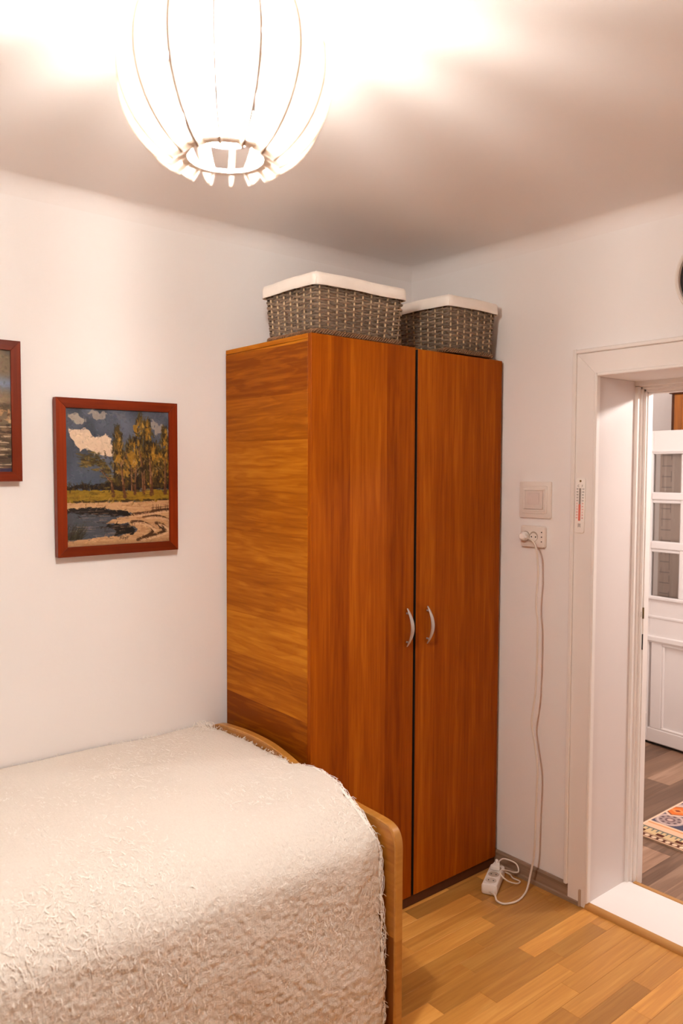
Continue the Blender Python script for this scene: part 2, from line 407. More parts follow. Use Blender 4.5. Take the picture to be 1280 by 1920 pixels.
# rebated frame (profile stepping into the opening)
def frame_prof(y, s): return [(2.783, y), (2.783, y-.016*s), (2.802, y-.016*s), (2.802, y-.024*s), (2.812, y-.024*s), (2.812, y-.032*s), (2.822, y-.032*s), (2.822, y-.037*s), (2.855, y-.037*s), (2.855, y)]
jf = MB().prism(frame_prof(1.616, 1), 0, 1.925, 'z').build('frame_side', M['casing'], d1, bevel=.0012)
MB().prism(frame_prof(DY0-.005, -1), 0, 1.925, 'z').build('frame_side', M['casing'], d1, bevel=.0012)
MB().prism([(x, z-.0) for x, z in frame_prof(1.948, 1.3)], DY0-.02, 1.625, 'y').build('frame_head', M['casing'], d1, bevel=.0012)
MB().box((2.8125, 1.5825, .03), (2.818, 1.5845, 1.90)).build('draught_seal', M['plastic_w'], d1)
m = MB(); m.box((2.8205, 1.5775, 1.045), (2.8225, 1.5842, 1.088)); m.box((2.8115, 1.5832, 1.052), (2.8215, 1.5842, 1.072)); m.build('strike_plate', M['brass'], d1)
MB().box((2.8195, 1.5798, .925), (2.8222, 1.5838, .985)).build('latch_slot', M['black'], d1)
MB().box((WX-.002, DY0, -.1), (2.800, DY1, .016), .002).build('threshold', M['threshold'], d1)
q = [(WX-.02, 0), (WX-.019, .006), (WX-.014, .013), (WX-.006, .0175), (WX+.004, .0185), (WX+.004, 0)]
MB().prism(q, DY0, DY1, 'y').build('threshold_trim', M['trim_oak'], d1, smooth='auto')
MB().prism([(2.795, .012), (2.796, .019), (2.815, .018), (2.83, .004), (2.83, 0), (2.795, 0)], DY0, 1.584, 'y').build('threshold_trim', M['trim_oak'], d1)

# ------------------------------------------------------------------ hall beyond the door
HYa, HYb = -.7, 2.64
struct(MB().box((HX, HYb, -.1), (HX2, HYb+.1, 2.6)).build('wall_hall_left', M['wall']))
struct(MB().box((HX2, HYa, -.1), (HX2+.1, HYb+.1, 2.6)).build('wall_hall_back', M['wall']))
struct(MB().box((HX, HYa-.1, -.1), (HX2, HYa, 2.6)).build('wall_hall_right', M['wall']))
struct(MB().box((WX+.26, HYa-.1, 2.5), (HX2+.1, HYb+.1, 2.6)).build('ceiling', M['ceil']))
m = MB(); m.box((2.7849, 1.622, 0), (HX, HYb+.1, 2.6)); m.box((2.7849, HYa, 0), (HX, DY0-.01, 2.6)); m.box((2.7849, DY0-.01, 1.945), (HX, 1.622, 2.6)); struct(m.build('wall_hall_front', M['wall']))
hf = struct(MB().box((2.80, HYa-.1, -.12), (HX2, HYb, -.008)).build('floor', M['floor_base']))
HR = .128; y = 2.64; k = 0
while y > HYa:
    x = 2.80 - rr.random()*.9
    while x < HX2:
        L = 1.2; a, b = max(x, 2.80), min(x+L, HX2)
        if b-a > .03:
            m = MB(); block(m, (a, b, max(y-HR, HYa), y)); m.build('floor_plank', M['laminate'], hf, recalc=False)
        x += L
    y -= HR; k += 1

# painters used for flat artwork: a colour per grid vertex
def smooth_noise(h, w, cells, seed):
    r = np.random.default_rng(seed); g = r.random((cells+2, cells+2))
    yy, xx = np.linspace(0, cells, h), np.linspace(0, cells, w)
    yi, xi = np.minimum(yy.astype(int), cells-1), np.minimum(xx.astype(int), cells-1); fy, fx = (yy-yi)[:, None], (xx-xi)[None, :]
    fy, fx = fy*fy*(3-2*fy), fx*fx*(3-2*fx)
    a = g[np.ix_(yi, xi)]; b = g[np.ix_(yi, xi+1)]; c = g[np.ix_(yi+1, xi)]; d = g[np.ix_(yi+1, xi+1)]
    return (a*(1-fx)+b*fx)*(1-fy) + (c*(1-fx)+d*fx)*fy
class Canvas:
    def __init__(s, h, w, base): s.h, s.w = h, w; s.a = np.ones((h, w, 3))*np.array(base, float); s.yy, s.xx = np.mgrid[0:h, 0:w]; s.u = (s.xx+.5)/w; s.vv = (s.yy+.5)/h
    def mask(s, k, col, al=1.0): k = np.clip(k, 0, 1)[..., None]*al; s.a = s.a*(1-k) + np.array(col, float)*k
    def poly(s, pts, col, al=1.0, jit=.012, seed=1):
        n = smooth_noise(s.h, s.w, 28, seed)-.5; n2 = smooth_noise(s.h, s.w, 28, seed+50)-.5
        X, Y = s.u+n*jit*2, s.vv+n2*jit*2; ins = np.zeros(X.shape, bool); j = len(pts)-1
        for i in range(len(pts)):
            (x1, y1), (x2, y2) = pts[i], pts[j]
            if y1 != y2: ins ^= ((y1 > Y) != (y2 > Y)) & (X < (x2-x1)*(Y-y1)/(y2-y1)+x1)
            j = i
        s.mask(ins.astype(float), col, al)
    def stroke(s, x0, y0, x1, y1, wd, col, al=1.0, taper=True):
        W, H = s.w, s.h; x0, x1, y0, y1, r = x0*W, x1*W, y0*H, y1*H, max(wd*W, .55)
        xa, xb = int(max(0, min(x0, x1)-r-1)), int(min(W, max(x0, x1)+r+2)); ya, yb = int(max(0, min(y0, y1)-r-1)), int(min(H, max(y0, y1)+r+2))
        if xa >= xb or ya >= yb: return
        gx, gy = s.xx[ya:yb, xa:xb], s.yy[ya:yb, xa:xb]; dx, dy = x1-x0, y1-y0; L = dx*dx+dy*dy+1e-9
        t = np.clip(((gx-x0)*dx+(gy-y0)*dy)/L, 0, 1); d = np.hypot(gx-x0-t*dx, gy-y0-t*dy)
        rr_ = r*(1-.6*t) if taper else r
        k = np.clip(rr_-d+.5, 0, 1)[..., None]*al; s.a[ya:yb, xa:xb] = s.a[ya:yb, xa:xb]*(1-k)+np.array(col, float)*k
    def path(s, pts, wd, col, al=1.0):
        for a, b in zip(pts[:-1], pts[1:]): s.stroke(*a, *b, wd, col, al, False)
def _smear(s, n, wd, seed):
    r = np.random.default_rng(seed); src = s.a.copy()
    for k in range(n):
        i, j = r.integers(s.h), r.integers(s.w); c = src[i, j]*r.uniform(.84, 1.14)+r.normal(size=3)*3
        a = r.normal()*.7 if i > s.h*.68 else r.uniform(-PI, PI); ln = r.uniform(.008, .035); x, y = (j+r.normal()*2)/s.w, (i+r.normal()*2)/s.h
        s.stroke(x, y, x+math.cos(a)*ln, y+math.sin(a)*ln*.8, wd*r.uniform(.3, .9), c, r.uniform(.35, .8))
Canvas.smear = _smear
def canvas_mesh(cv, name, mat, parent, fn, relief=0.0):
    """fn(u, v, h) -> point; one vertex per canvas cell"""
    h, w = cv.h, cv.w; col = np.clip(cv.a, 0, 255)/255
    lin_ = np.where(col <= .04045, col/12.92, ((col+.055)/1.055)**2.4)
    us, vs = np.linspace(0, 1, w), np.linspace(0, 1, h)
    lum = col.mean(2); V = [fn(us[j], vs[i], relief*(lum[i, j]-.4)) for i in range(h) for j in range(w)]
    ii, jj = np.mgrid[0:h-1, 0:w-1]; a = (ii*w+jj).ravel(); F = np.stack([a, a+w, a+w+1, a+1], 1).tolist()
    me = bpy.data.meshes.new(name); me.from_pydata(V, [], F); at = me.color_attributes.new('Col', 'FLOAT_COLOR', 'POINT')
    at.data.foreach_set('color', np.concatenate([lin_.reshape(-1, 3), np.ones((h*w, 1))], 1).astype(np.float32).ravel())
    me.materials.append(mat); o = bpy.data.objects.new(name, me); COL.objects.link(o)
    if parent: o.parent = parent
    return o

# rug
def make_rug():
    W_, H_ = 1.45, .98             # along -Y, along +X
    cv = Canvas(300, 660, (222, 186, 150)); s = cv.u*W_/.42; d = cv.vv*H_/.70; W0 = W_/.42
    sp = (smooth_noise(300, 660, 120, 3)-.5)*30; cv.a += sp[..., None]
    M_ = lambda lo, hi: ((d >= lo) & (d < hi)).astype(float)
    cv.mask(M_(0, .010), (130, 95, 70)); cv.mask(M_(.010, .022), (205, 170, 140)); cv.mask(M_(.022, .062), (92, 52, 40))
    ov = (((s % .075)-.0375)/.026)**2 + ((d-.042)/.0145)**2; cv.mask((ov < 1).astype(float), (225, 195, 165))
    cv.mask(M_(.062, .068), (200, 165, 135)); cv.mask(M_(.068, .076), (92, 52, 40)); cv.mask(M_(.076, .165), (214, 184, 140))
    cv.mask((((s-.03) % .21) < .085).astype(float)*M_(.079, .112), (92, 46, 36))
    cv.mask(M_(.150, .165), (112, 112, 105)); cv.mask((((s) % .052) < .017).astype(float)*M_(.116, .160), (110, 112, 106))
    cv.mask(M_(.165, .250), (228, 190, 158)); cv.mask(M_(.222, .236), (222, 150, 95)); cv.mask(M_(.25, .262), (240, 205, 175))
    cv.mask(M_(.262, .275)*(s < .6), (85, 90, 80)); cv.mask(M_(.262, .70), (84, 82, 100))
    for cx, cy in [(.16+.46*i, cy) for i in range(8) for cy in (.36, .60)]:
        r = np.hypot((s-cx)/.155, (d-cy)/.10); an = np.arctan2((d-cy)/.10, (s-cx)/.155)
        cv.mask((r < 1).astype(float), (168, 145, 140)); cv.mask((np.abs(r-.82) < .07).astype(float), (205, 180, 172))
        cv.mask(((np.abs(r-.6) < .1) & (np.sin(an*9) > 0)).astype(float), (105, 85, 90)); cv.mask((r < .34).astype(float), (120, 95, 98)); cv.mask((r < .2).astype(float), (200, 170, 160))
        r2 = np.hypot((s-cx-.24)/.05, (d-cy+.03)/.03); cv.mask((r2 < 1).astype(float), (225, 205, 190))
    for cx in [.10+.40*i for i in range(9)]:
        a = np.abs(s-cx)/.19 + np.abs(d-.53)/.085
        cv.mask((a < 1.35).astype(float), (225, 195, 175)); cv.mask((a < 1.08).astype(float), (120, 60, 45)); cv.mask((a < .95).astype(float), (225, 120, 60)); cv.mask((a < .45).astype(float), (240, 150, 90)); cv.mask((a < .2).astype(float), (130, 60, 45))
    fl_ = cv.a.copy(); half = 150
    cv.a[half:] = fl_[:150][::-1]
    cv.mask((s < .024).astype(float), (240, 205, 178)); cv.mask((s > W0-.024).astype(float), (240, 205, 178))
    t = empty('rug', (3.215, 1.852, .0005))
    tag(t, 'patterned rug with navy medallions and cream striped border on hall floor', 'rug')
    canvas_mesh(cv, 'woven_pile', M['rug'], t, lambda u, v, h: (v*H_, -u*W_, .0065))
    MB().box((0, -W_, 0), (H_, 0, .006)).build('backing', plain('rug_backing', (.45, .34, .25), .95, .1), t)
make_rug()

# glazed panelled leaf standing in the hall
def make_leaf():
    d2 = struct(empty('door_2', (4.385, 2.455, 0))); d2.rotation_euler.z = rad(-4.5)
    mt = M['white_gloss']; T = .036
    W_ = .86                       # runs along -Y; front face x = 0
    def bx(name, y0, y1, z0, z1, x0=0.0, x1=T, bev=.004, par=d2, mat=None): return MB().box((x0, -y1, z0), (x1, -y0, z1), bev).build(name, mat or mt, par)
    cols = [(.038, .215), (.245, .405), (.435, .595), (.625, .785)]
    bx('stile', 0, .038, .015, 1.847); bx('stile', .785, W_, .015, 1.847)
    bx('rail', .038, .785, 1.712, 1.847); bx('rail', .038, .785, .605, .880); bx('rail', .038, .785, .015, .098)
    bx('ledge_moulding', .02, .82, .862, .884, -.014, .004, .005)
    bx('ledge_moulding', .0, .84, .615, .648, -.012, .004, .005)
    bx('groove_shadow_moulding', .0, .84, .752, .768, -.005, .002, .003)
    bx('top_moulding', .03, .81, 1.722, 1.735, -.006, .002, .003)
    for z0, z1 in ((1.445, 1.490), (1.158, 1.205)):
        bx('glazing_bar', .038, .785, z0, z1, -.004, T-.004, .006)
        bx('bar_moulding', .038, .785, z0-.018, z0, .004, T-.008, .004)
    for a, b in zip(cols[:-1], cols[1:]): bx('glazing_bar', a[1], b[0], .88, 1.712, 0, T-.006, .007)
    for a, b in cols:
        for z0, z1 in ((1.490, 1.712), (1.205, 1.427), (.88, 1.14)): bx('pane', a, b, z0, z1, .016, .019, 0, d2, M['glass'])
    bx('muntin', .395, .465, .098, .605); bx('stile_lower', .055, .125, .098, .605, 0, T)
    bx('stile_lower', .715, .785, .098, .605)
    for a, b in ((.125, .395), (.465, .715)):
        bx('panel', a, b, .098, .605, .016, .024, 0)
        f = MB(); e = .014
        for (p, q, r_, s_) in ((a, b, .591, .605), (a, b, .098, .112), (a, a+e, .112, .591), (b-e, b, .112, .591)): f.box((.002, -q, r_), (.016, -p, s_), .004)
        f.build('panel_moulding', mt, d2)
    MB().lathe([(0, -.03), (.009, -.029), (.012, -.022), (.009, -.012), (.006, -.004), (.011, 0)], 16, (0, -.025, .18), 'x').build('knob', M['plastic_w'], d2, smooth=True)
    MB().box((.004, -W_, .004), (T-.004, 0, .015)).build('under_door_shade', M['dark'], d2)  # dark strip painted as the shade in the gap below the leaf
    # curtain on the back of the panes
    n = 90; vs = []; fs = []
    for i in range(n+1):
        yy = -.06-.72*i/n; xx = .0425+.0035*math.sin(i*.9)+.0015*math.sin(i*2.1)
        vs += [(xx, yy, .86), (xx, yy, 1.74)]
    fs = [(2*i, 2*i+2, 2*i+3, 2*i+1) for i in range(n)]
    c = MB().add(vs, fs).build('curtain', M['curtain'], None, smooth=True, recalc=False)
    c.location = d2.location; c.rotation_euler = d2.rotation_euler
    sm = c.modifiers.new('thick', 'SOLIDIFY'); sm.thickness = .001
    tag(c, 'beige checked curtain hanging behind the panes of the white hall door', 'curtain')
    MB().tube([(.05, -.05, 1.745), (.05, -.79, 1.745)], .004, 8).build('curtain_rod', M['steel'], c)
make_leaf()
cb = tag(empty('wall_cabinet', (4.52, -.042, -.008)), 'amber wooden cabinet on hall wall above the white door', 'cabinet')
MB().box((.0, 1.75, 1.78), (.18, 2.425, 2.095)).build('carcass', M['dark_wood'], cb)
MB().box((-.02, 1.74, 2.075), (.18, 2.435, 2.11), .004).build('cornice', M['dark_wood'], cb)
MB().box((-.012, 1.76, 1.79), (0, 2.405, 2.07), .004).build('door_frame', wood('amber_rail', [(.22, .06, .006), (.36, .11, .010), (.5, .18, .018)], axis=2, across=1, strip=.1, tone=.1, streak=40, rough=.35, rnd=False), cb)
MB().box((-.020, 1.82, 1.82), (-.012, 2.355, 2.04), .004).build('door_panel', M['cabinet'], cb)

# ------------------------------------------------------------------ wardrobe
def make_wardrobe():
    X, W_, Yf, D, H = 1.565, .952, 2.030, .515, 2.045
    t = tag(empty('wardrobe', (X, Yf, 0)), 'tall two-door wooden wardrobe in the corner behind the bed', 'wardrobe')
    T = .018; dT = .0185
    def bx(name, a, b, mat, bev=.0012, par=t): return MB().box(a, b, bev).build(name, mat, par)
    bx('side_panel', (0, dT+.001, 0), (T, D, H-.017), M['ward_side']); bx('side_panel', (W_-T, dT+.001, 0), (W_, D, H-.017), M['ward_side'])
    bx('top_panel', (0, dT+.001, H-.016), (W_, D, H), M['ward_side']); bx('bottom_panel', (T, dT+.002, .055), (W_-T, D-.01, .073), M['ward_side'])
    bx('back_panel', (T, D-.008, .07), (W_-T, D-.002, H-.017), M['dark_wood'], 0)
    bx('divider', (W_/2-.009, .05, .073), (W_/2+.009, D-.01, H-.017), M['dark_wood'])
    bx('plinth', (.001, .005, 0), (W_-.001, .0175, .0375), M['dark_wood'])
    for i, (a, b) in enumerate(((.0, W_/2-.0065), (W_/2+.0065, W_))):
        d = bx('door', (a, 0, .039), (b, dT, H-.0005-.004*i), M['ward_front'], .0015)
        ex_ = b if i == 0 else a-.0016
        MB().box((ex_, .0015, .041), (ex_+.0016, dT, H-.006)).build('door_gap_shade', M['dark'], d)  # dark strip added as painted shade, so the gap between doors reads black
        hx = (a+b)/2 + (1 if i == 0 else -1)*((b-a)/2-(.034 if i == 0 else .057))
        pts = []; rs = []
        for k in range(17):
            u = k/16; pts.append((hx, -.003-.028*math.sin(PI*u)**.9, .972+.138*u+(.002 if i == 0 else 0))); rs.append(.0014+.0032*math.sin(PI*u)**.8)
        h = MB().tube(pts, rs, 10, flat=1.9).build('handle', M['steel'], d, smooth='auto'); h['label'] = 'silver bow handle'
        for pz in (.990, 1.094): MB().lathe([(.0035, -.012), (.0035, 0)], 10, (hx, 0, pz), 'y').build('handle_post', M['steel'], h, smooth='auto')
    for z in (.16, 1.9):
        for xx in (W_-.05, .02): MB().box((xx, dT, z), (xx+.03, dT+.02, z+.05), .003).build('hinge', M['steel'], t)
make_wardrobe()

# ------------------------------------------------------------------ wicker baskets
def make_basket(loc, w_, d_, label, H=.180):
    t = tag(empty('wicker_basket', loc), label, 'basket', 'lined wicker baskets on the wardrobe')
    R = .014; inset = .012
    def outline(off, z, n=None):
        k = inset*(1-z/H); return rrect(w_/2, d_/2, w_-2*k+2*off, d_-2*k+2*off, max(.004, R+off), 4)
    def ring_at(z, off, count):
        P = outline(off, z); P.append(P[0]); seg = [math.dist(a, b) for a, b in zip(P[:-1], P[1:])]; tot = sum(seg); out = []
        i = 0; acc = 0
        for k in range(count):
            s_ = tot*k/count
            while acc+seg[i] < s_: acc += seg[i]; i += 1
            f = (s_-acc)/seg[i]; out.append((P[i][0]+(P[i+1][0]-P[i][0])*f, P[i][1]+(P[i+1][1]-P[i][1])*f))
        return out
    NS = 2*round((2*(w_+d_))/.0415/2)+1; SUB = 6; N = NS*SUB
    # stakes
    lo, hi = ring_at(.006, -.004, NS), ring_at(H-.02, -.004, NS)
    for a, b in zip(lo, hi): MB().tube([(a[0], a[1], .006), (b[0], b[1], H-.012)], .0034, 6).build('stake', M['stake'], t, smooth=True)
    rows = 18; z0 = .014; hgt = (H-.0216)/18; r_ = random.Random(int(w_*1000))
    for j in range(rows):
        zc = z0+j*hgt+hgt/2; base_o = ring_at(zc, 0, N); base_i = ring_at(zc, -.01, N); vs = []; fs = []
        jit = r_.random()*6
        for k in range(N):
            bx_, by_ = base_o[k]; ix, iy = base_i[k]; nx, ny = bx_-ix, by_-iy; L = math.hypot(nx, ny) or 1; nx /= L; ny /= L
            ph = PI*(k/SUB+j); o = -.0042 + .0062*math.cos(ph)
            hh = hgt*.5*(.84+.08*math.sin(k*1.7+jit)); zz = zc+.0005*math.sin(k*.8+jit*2)
            for dz_, do in ((-hh, .0), (-hh*.5, .0018), (hh*.5, .0018), (hh, .0), (0, -.0016)): vs.append((bx_+nx*(o+do), by_+ny*(o+do), zz+dz_))
        for k in range(N):
            a, b = k*5, ((k+1) % N)*5
            for q in range(5): fs.append((a+q, b+q, b+(q+1) % 5, a+(q+1) % 5))
        MB().add(vs, fs).build('weaver', M['willow'], t, smooth='auto')
    # braided foot
    m = MB(); n = 260
    for s_ in range(4):
        pts = []; base = ring_at(.004, .003, n)
        bi = ring_at(.004, -.007, n)
        for k in range(n):
            nx, ny = base[k][0]-bi[k][0], base[k][1]-bi[k][1]; L = math.hypot(nx, ny) or 1
            a = 2*PI*(k*30/n + s_/4); o = .0062*math.cos(a)
            pts.append((base[k][0]+nx/L*o, base[k][1]+ny/L*o, .0105+.0066*math.sin(a)))
        m.tube(pts, .0033, 5, closed=True)
    m.build('braided_foot', M['braid'], t, smooth=True)
    MB().prism(outline(-.006, .004), .004, .009, 'z').build('base_board', M['braid'], t)
    # cotton liner folded over the rim
    prof = [(o, z if z < .1 else z+H-.18) for o, z in [(-.013, .02), (-.011, .175), (-.008, .192), (-.002, .1985), (.006, .196), (.0095, .186), (.011, .172), (.0125, .156), (.0115, .1555), (.007, .157), (.004, .180)]]
    rings = [ring_at(min(z, H), off, 150) for off, z in prof]; vs = []; fs = []
    for (off, z), rg in zip(prof, rings):
        for k, p in enumerate(rg):
            wv = .0016*math.sin(k*.37+z*40)+.0011*math.sin(k*1.13) if z > .15 else 0
            dz = .0012*math.sin(k*.21+1) if z > .15 else 0
            vs.append((p[0]+wv*.5, p[1]+wv*.5, z+dz))
    for i in range(len(prof)-1):
        for k in range(150): fs.append((i*150+k, i*150+(k+1) % 150, (i+1)*150+(k+1) % 150, (i+1)*150+k))
    ln = MB().add(vs, fs).build('liner', M['linen'], t, smooth=True, recalc=False); ln['label'] = 'white cotton liner folded over the rim'
    o_ = .0120; cxy = (R*.29-o_*.71+.000, R*.29-o_*.71)
    MB().tube([(cxy[0], cxy[1], H-.022), (cxy[0]+.001, cxy[1]+.001, H-.005), (cxy[0]+.004, cxy[1]+.004, H+.012), (cxy[0]+.01, cxy[1]+.01, H+.019)], .0016, 6).build('seam', M['seam'], ln, smooth=True)
make_basket((1.588, 2.036, 2.0455), .396, .295, 'wider grey wicker basket with white liner, on the left end of the wardrobe top')
make_basket((2.203, 2.030, 2.0455), .276, .43, 'narrower grey wicker basket with white liner, on the right end of the wardrobe top', .194)

# ------------------------------------------------------------------ ceiling lamp
def make_lamp():
    c = (.773, 1.255)
    t = tag(empty('ceiling_lamp', (c[0], c[1], CZ)), 'white globe ceiling lamp of curved ribs around a glowing cylinder', 'lamp')
    zb, zt, zm, R = 2.160-CZ, 2.452-CZ, 2.300-CZ, .1905
    rb = .088
    NF = 16
    def prof(u, r_end, r_mid, pw):           # u 0..1 bottom to top
        return r_end+(r_mid-r_end)*math.sin(PI*u)**pw
    for k in range(NF):
        a = 2*PI*(k+.5)/NF + YAW + rad(14); ca, sa = math.cos(a), math.sin(a)
        m = MB(); th = .0018; n = 22; vs = []
        for i in range(n+1):
            u = i/n
            ang = -PI/2*.70+PI*.70*u
            zo = zm + (zt-zb)/2*1.06*math.sin(ang)/math.sin(PI/2*.70)
            ro = rb+.006+(R-rb-.006)*(math.cos(ang)-math.cos(PI/2*.70))/(1-math.cos(PI/2*.70))
            ri = .070+(.128-.070)*math.sin(PI*u)**.9; zi = zb+.002+(zt-zb-.004)*u
            for r_, z_ in ((ri, zi), (ro, zo)):
                for s_ in (-th, th): vs.append((r_*ca-s_*sa, r_*sa+s_*ca, z_))
        fs = []
        for i in range(n):
            p, q = i*4, i*4+4
            fs += [(p, q, q+2, p+2), (p+1, p+3, q+3, q+1), (p, p+1, q+1, q), (p+2, q+2, q+3, p+3)]
        fs += [(0, 2, 3, 1), (n*4, n*4+1, n*4+3, n*4+2)]
        rib = m.add(vs, fs).build('rib', M['lamp_wood'], t)
        es = []
        for i in range(n+1):
            for q_ in (2, 3):
                x_, y_, z_ = vs[i*4+q_]; w_ = .0006 if q_ == 3 else -.0006; x_ -= w_*sa; y_ += w_*ca; es.append((x_, y_, z_)); es.append((x_+ca*.0012, y_+sa*.0012, z_+(.0006 if i > n/2 else -.0006)))
        ef = []
        for i in range(n):
            p, q = i*4, i*4+4; ef += [(p+1, q+1, q+3, p+3), (p, p+1, q+1, q), (p+2, q+2, q+3, p+3)]
        MB().add(es, ef).build('edge_band', M['rib_edge'], rib)
    for z in (zb+.004, zt-.004):
        MB().lathe([(.067, z-.0025), (.0845, z-.0025), (.0845, z+.0025), (.067, z+.0025)], 64, closed=True).build('ring', M['lamp_white'], t, smooth='auto')
    MB().lathe([(.046, 2.200-CZ), (.049, 2.198-CZ), (.0505, 2.201-CZ), (.0505, 2.418-CZ), (.046, 2.422-CZ)], 48, closed=True).build('glowing_cylinder', M['glow'], t, smooth='auto')
    MB().lathe([(0, 2.2015-CZ), (.0455, 2.2015-CZ), (.0455, 2.2065-CZ), (0, 2.2065-CZ)], 48).build('bulb_end', M['bulb'], t)
    MB().lathe([(0, 2.424-CZ), (.034, 2.424-CZ), (.036, 2.428-CZ), (.036, 2.446-CZ), (.020, 2.452-CZ), (.012, 2.458-CZ), (.012, -.016), (.045, -.013), (.055, -.003), (.055, 0), (0, 0)], 40).build('lamp_holder', M['lamp_white'], t, smooth='auto')
    for k in range(4):
        a = k*PI/2+.4; MB().tube([(.03*math.cos(a), .03*math.sin(a), zt-.004), (.069*math.cos(a), .069*math.sin(a), zt-.004)], .003, 6).build('spoke', M['lamp_white'], t)
make_lamp()

# ------------------------------------------------------------------ paintings
def frame_parts(t, W_, H_, fw, T):
    """frame in local x (right), z (up), y=0 wall side, -T front; four mitred mouldings"""
    for nm, poly, mat in (('frame_side', [(0, 0), (fw, fw), (fw, H_-fw), (0, H_)], 'frame_v'), ('frame_side', [(W_, 0), (W_-fw, fw), (W_-fw, H_-fw), (W_, H_)], 'frame_v'),
                          ('frame_rail', [(0, 0), (W_, 0), (W_-fw, fw), (fw, fw)], 'frame_h'), ('frame_rail', [(0, H_), (W_, H_), (W_-fw, H_-fw), (fw, H_-fw)], 'frame_h')):
        MB().prism(poly, -T, 0, 'y').build(nm, M[mat], t, bevel=.0009)
def paint_poplars():
    cv = Canvas(270, 206, (98, 103, 114)); r = np.random.default_rng(4); S = cv.stroke
    X = lambda x: (x-118)/1018; Y = lambda y: (y-145)/1325
    n = smooth_noise(270, 206, 9, 1); n2 = smooth_noise(270, 206, 30, 2)
    cv.mask(np.clip((n-.45)*3, 0, 1), (76, 80, 90), .7); cv.mask(np.clip((.42-n)*3, 0, 1), (118, 124, 138), .8); cv.mask(np.clip((cv.vv-.3)*4, 0, 1)*(cv.u < .5), (96, 108, 124), .6)
    P = lambda L: [(X(a), Y(b)) for a, b in L]
    cv.poly(P([(155, 240), (200, 205), (250, 225), (320, 250), (285, 300), (240, 285), (190, 265)]), (190, 176, 160), .8, .02, 3)
    cv.poly(P([(340, 190), (400, 170), (495, 180), (505, 235), (440, 262), (380, 225)]), (176, 164, 152), .75, .02, 5)
    cv.poly(P([(930, 235), (985, 240), (1060, 300), (1125, 330), (1120, 390), (1000, 360)]), (172, 162, 152), .75, .02, 6)
    cv.poly(P([(540, 190), (700, 200), (680, 260), (600, 240)]), (120, 120, 126), .6, .03, 8)
    cv.poly(P([(158, 370), (200, 350), (325, 350), (385, 428), (430, 412), (495, 375), (532, 425), (560, 500), (606, 600), (520, 608), (430, 585), (300, 528), (255, 562), (212, 500)]), (224, 200, 176), 1, .014, 7)
    cv.mask(np.clip((n2-.5)*2.5, 0, 1)*((np.abs(cv.a[..., 0]-224) < 20)), (196, 174, 156), .5)
    # far bushes
    cv.poly(P([(120, 880), (300, 870), (520, 860), (1140, 700), (1140, 935), (120, 930)]), (48, 38, 26), 1, .02, 9)
    for i in range(90): x = r.uniform(120, 560); y = r.uniform(860, 920); S(X(x), Y(y), X(x+r.uniform(-25, 25)), Y(y-r.uniform(5, 40)), .004, [(50, 40, 28), (96, 82, 50), (70, 60, 38)][i % 3], .8)
    # crowns
    def crown(cx, top, bot, wd, k, pal):
        for i in range(k):
            v = r.random()**.8; y = top+(bot-top)*v; ww = wd*(.25+.75*math.sin(min(1, v*1.25)*PI/1.6)); x = cx+r.normal()*ww*.5
            S(X(x), Y(y), X(x+r.uniform(-14, 14)), Y(y-r.uniform(20, 70)), r.uniform(.004, .013), pal[r.integers(len(pal))], r.uniform(.55, .95))
    DK = [(62, 52, 34), (84, 70, 40), (50, 42, 30), (104, 86, 46)]; OC = [(166, 128, 56), (148, 112, 48), (182, 146, 70), (120, 98, 50)]
    for cx, top, bot, wd in ((612, 300, 900, 75), (825, 170, 900, 100), (905, 210, 900, 85), (1080, 290, 900, 70), (740, 420, 920, 120), (970, 450, 920, 110)):
        crown(cx, top+30, bot, wd, 230, DK); crown(cx+10, top+60, bot-120, wd*.8, 46, OC+DK[3:])
    for i in range(150):
        a = r.random(); x0 = 560-270*a+r.normal()*22; y0 = 830-190*math.sin(min(1, a*1.4)*PI*.62)+r.normal()*34
        S(X(x0), Y(y0), X(x0-r.uniform(15, 60)), Y(y0+r.uniform(-16, 12)), r.uniform(.004, .012), [(112, 94, 52), (84, 72, 44), (142, 120, 66), (66, 56, 38)][i % 4], .75)
    for i in range(110): x = r.uniform(600, 1130); y = r.uniform(560, 880); S(X(x), Y(y), X(x+r.uniform(-25, 25)), Y(y-r.uniform(10, 45)), r.uniform(.005, .014), (OC+DK)[r.integers(8)], .8)
    for pt in ([(600, 590), (650, 600), (640, 680), (600, 660)], [(950, 570), (995, 565), (995, 630), (950, 640)], [(770, 310), (810, 300), (800, 400), (780, 380)], [(885, 320), (915, 330), (905, 410), (890, 390)], [(760, 460), (785, 450), (780, 540), (760, 520)], [(1060, 450), (1095, 440), (1090, 490), (1070, 490)], [(690, 590), (760, 570), (800, 680), (740, 700)]): cv.poly(P(pt), (172, 132, 54), .8, .012, 11)
    for x0, y0, x1, y1, wd in ((562, 975, 545, 840, .016), (545, 850, 440, 730, .008), (672, 985, 640, 660, .014), (748, 960, 742, 700, .010), (775, 960, 790, 690, .010), (862, 965, 850, 760, .012), (882, 960, 870, 740, .010), (945, 970, 930, 620, .018), (1085, 960, 1090, 640, .014), (640, 700, 700, 560, .007), (850, 700, 820, 520, .008)):
        S(X(x0), Y(y0), X(x1), Y(y1), wd, (112, 78, 56), .95); S(X(x0-6), Y(y0), X(x1-4), Y(y1), wd*.35, (168, 128, 98), .8)
    for i in range(40): x = r.uniform(560, 1100); y = r.uniform(620, 800); S(X(x), Y(y), X(x+r.uniform(-40, 40)), Y(y+r.uniform(20, 60)), .003, (190, 160, 120), .6)
    # meadow, sand, water
    cv.poly(P([(100, 925), (560, 930), (700, 950), (1150, 930), (1150, 1050), (100, 1050)]), (148, 122, 46), 1, .006, 13)
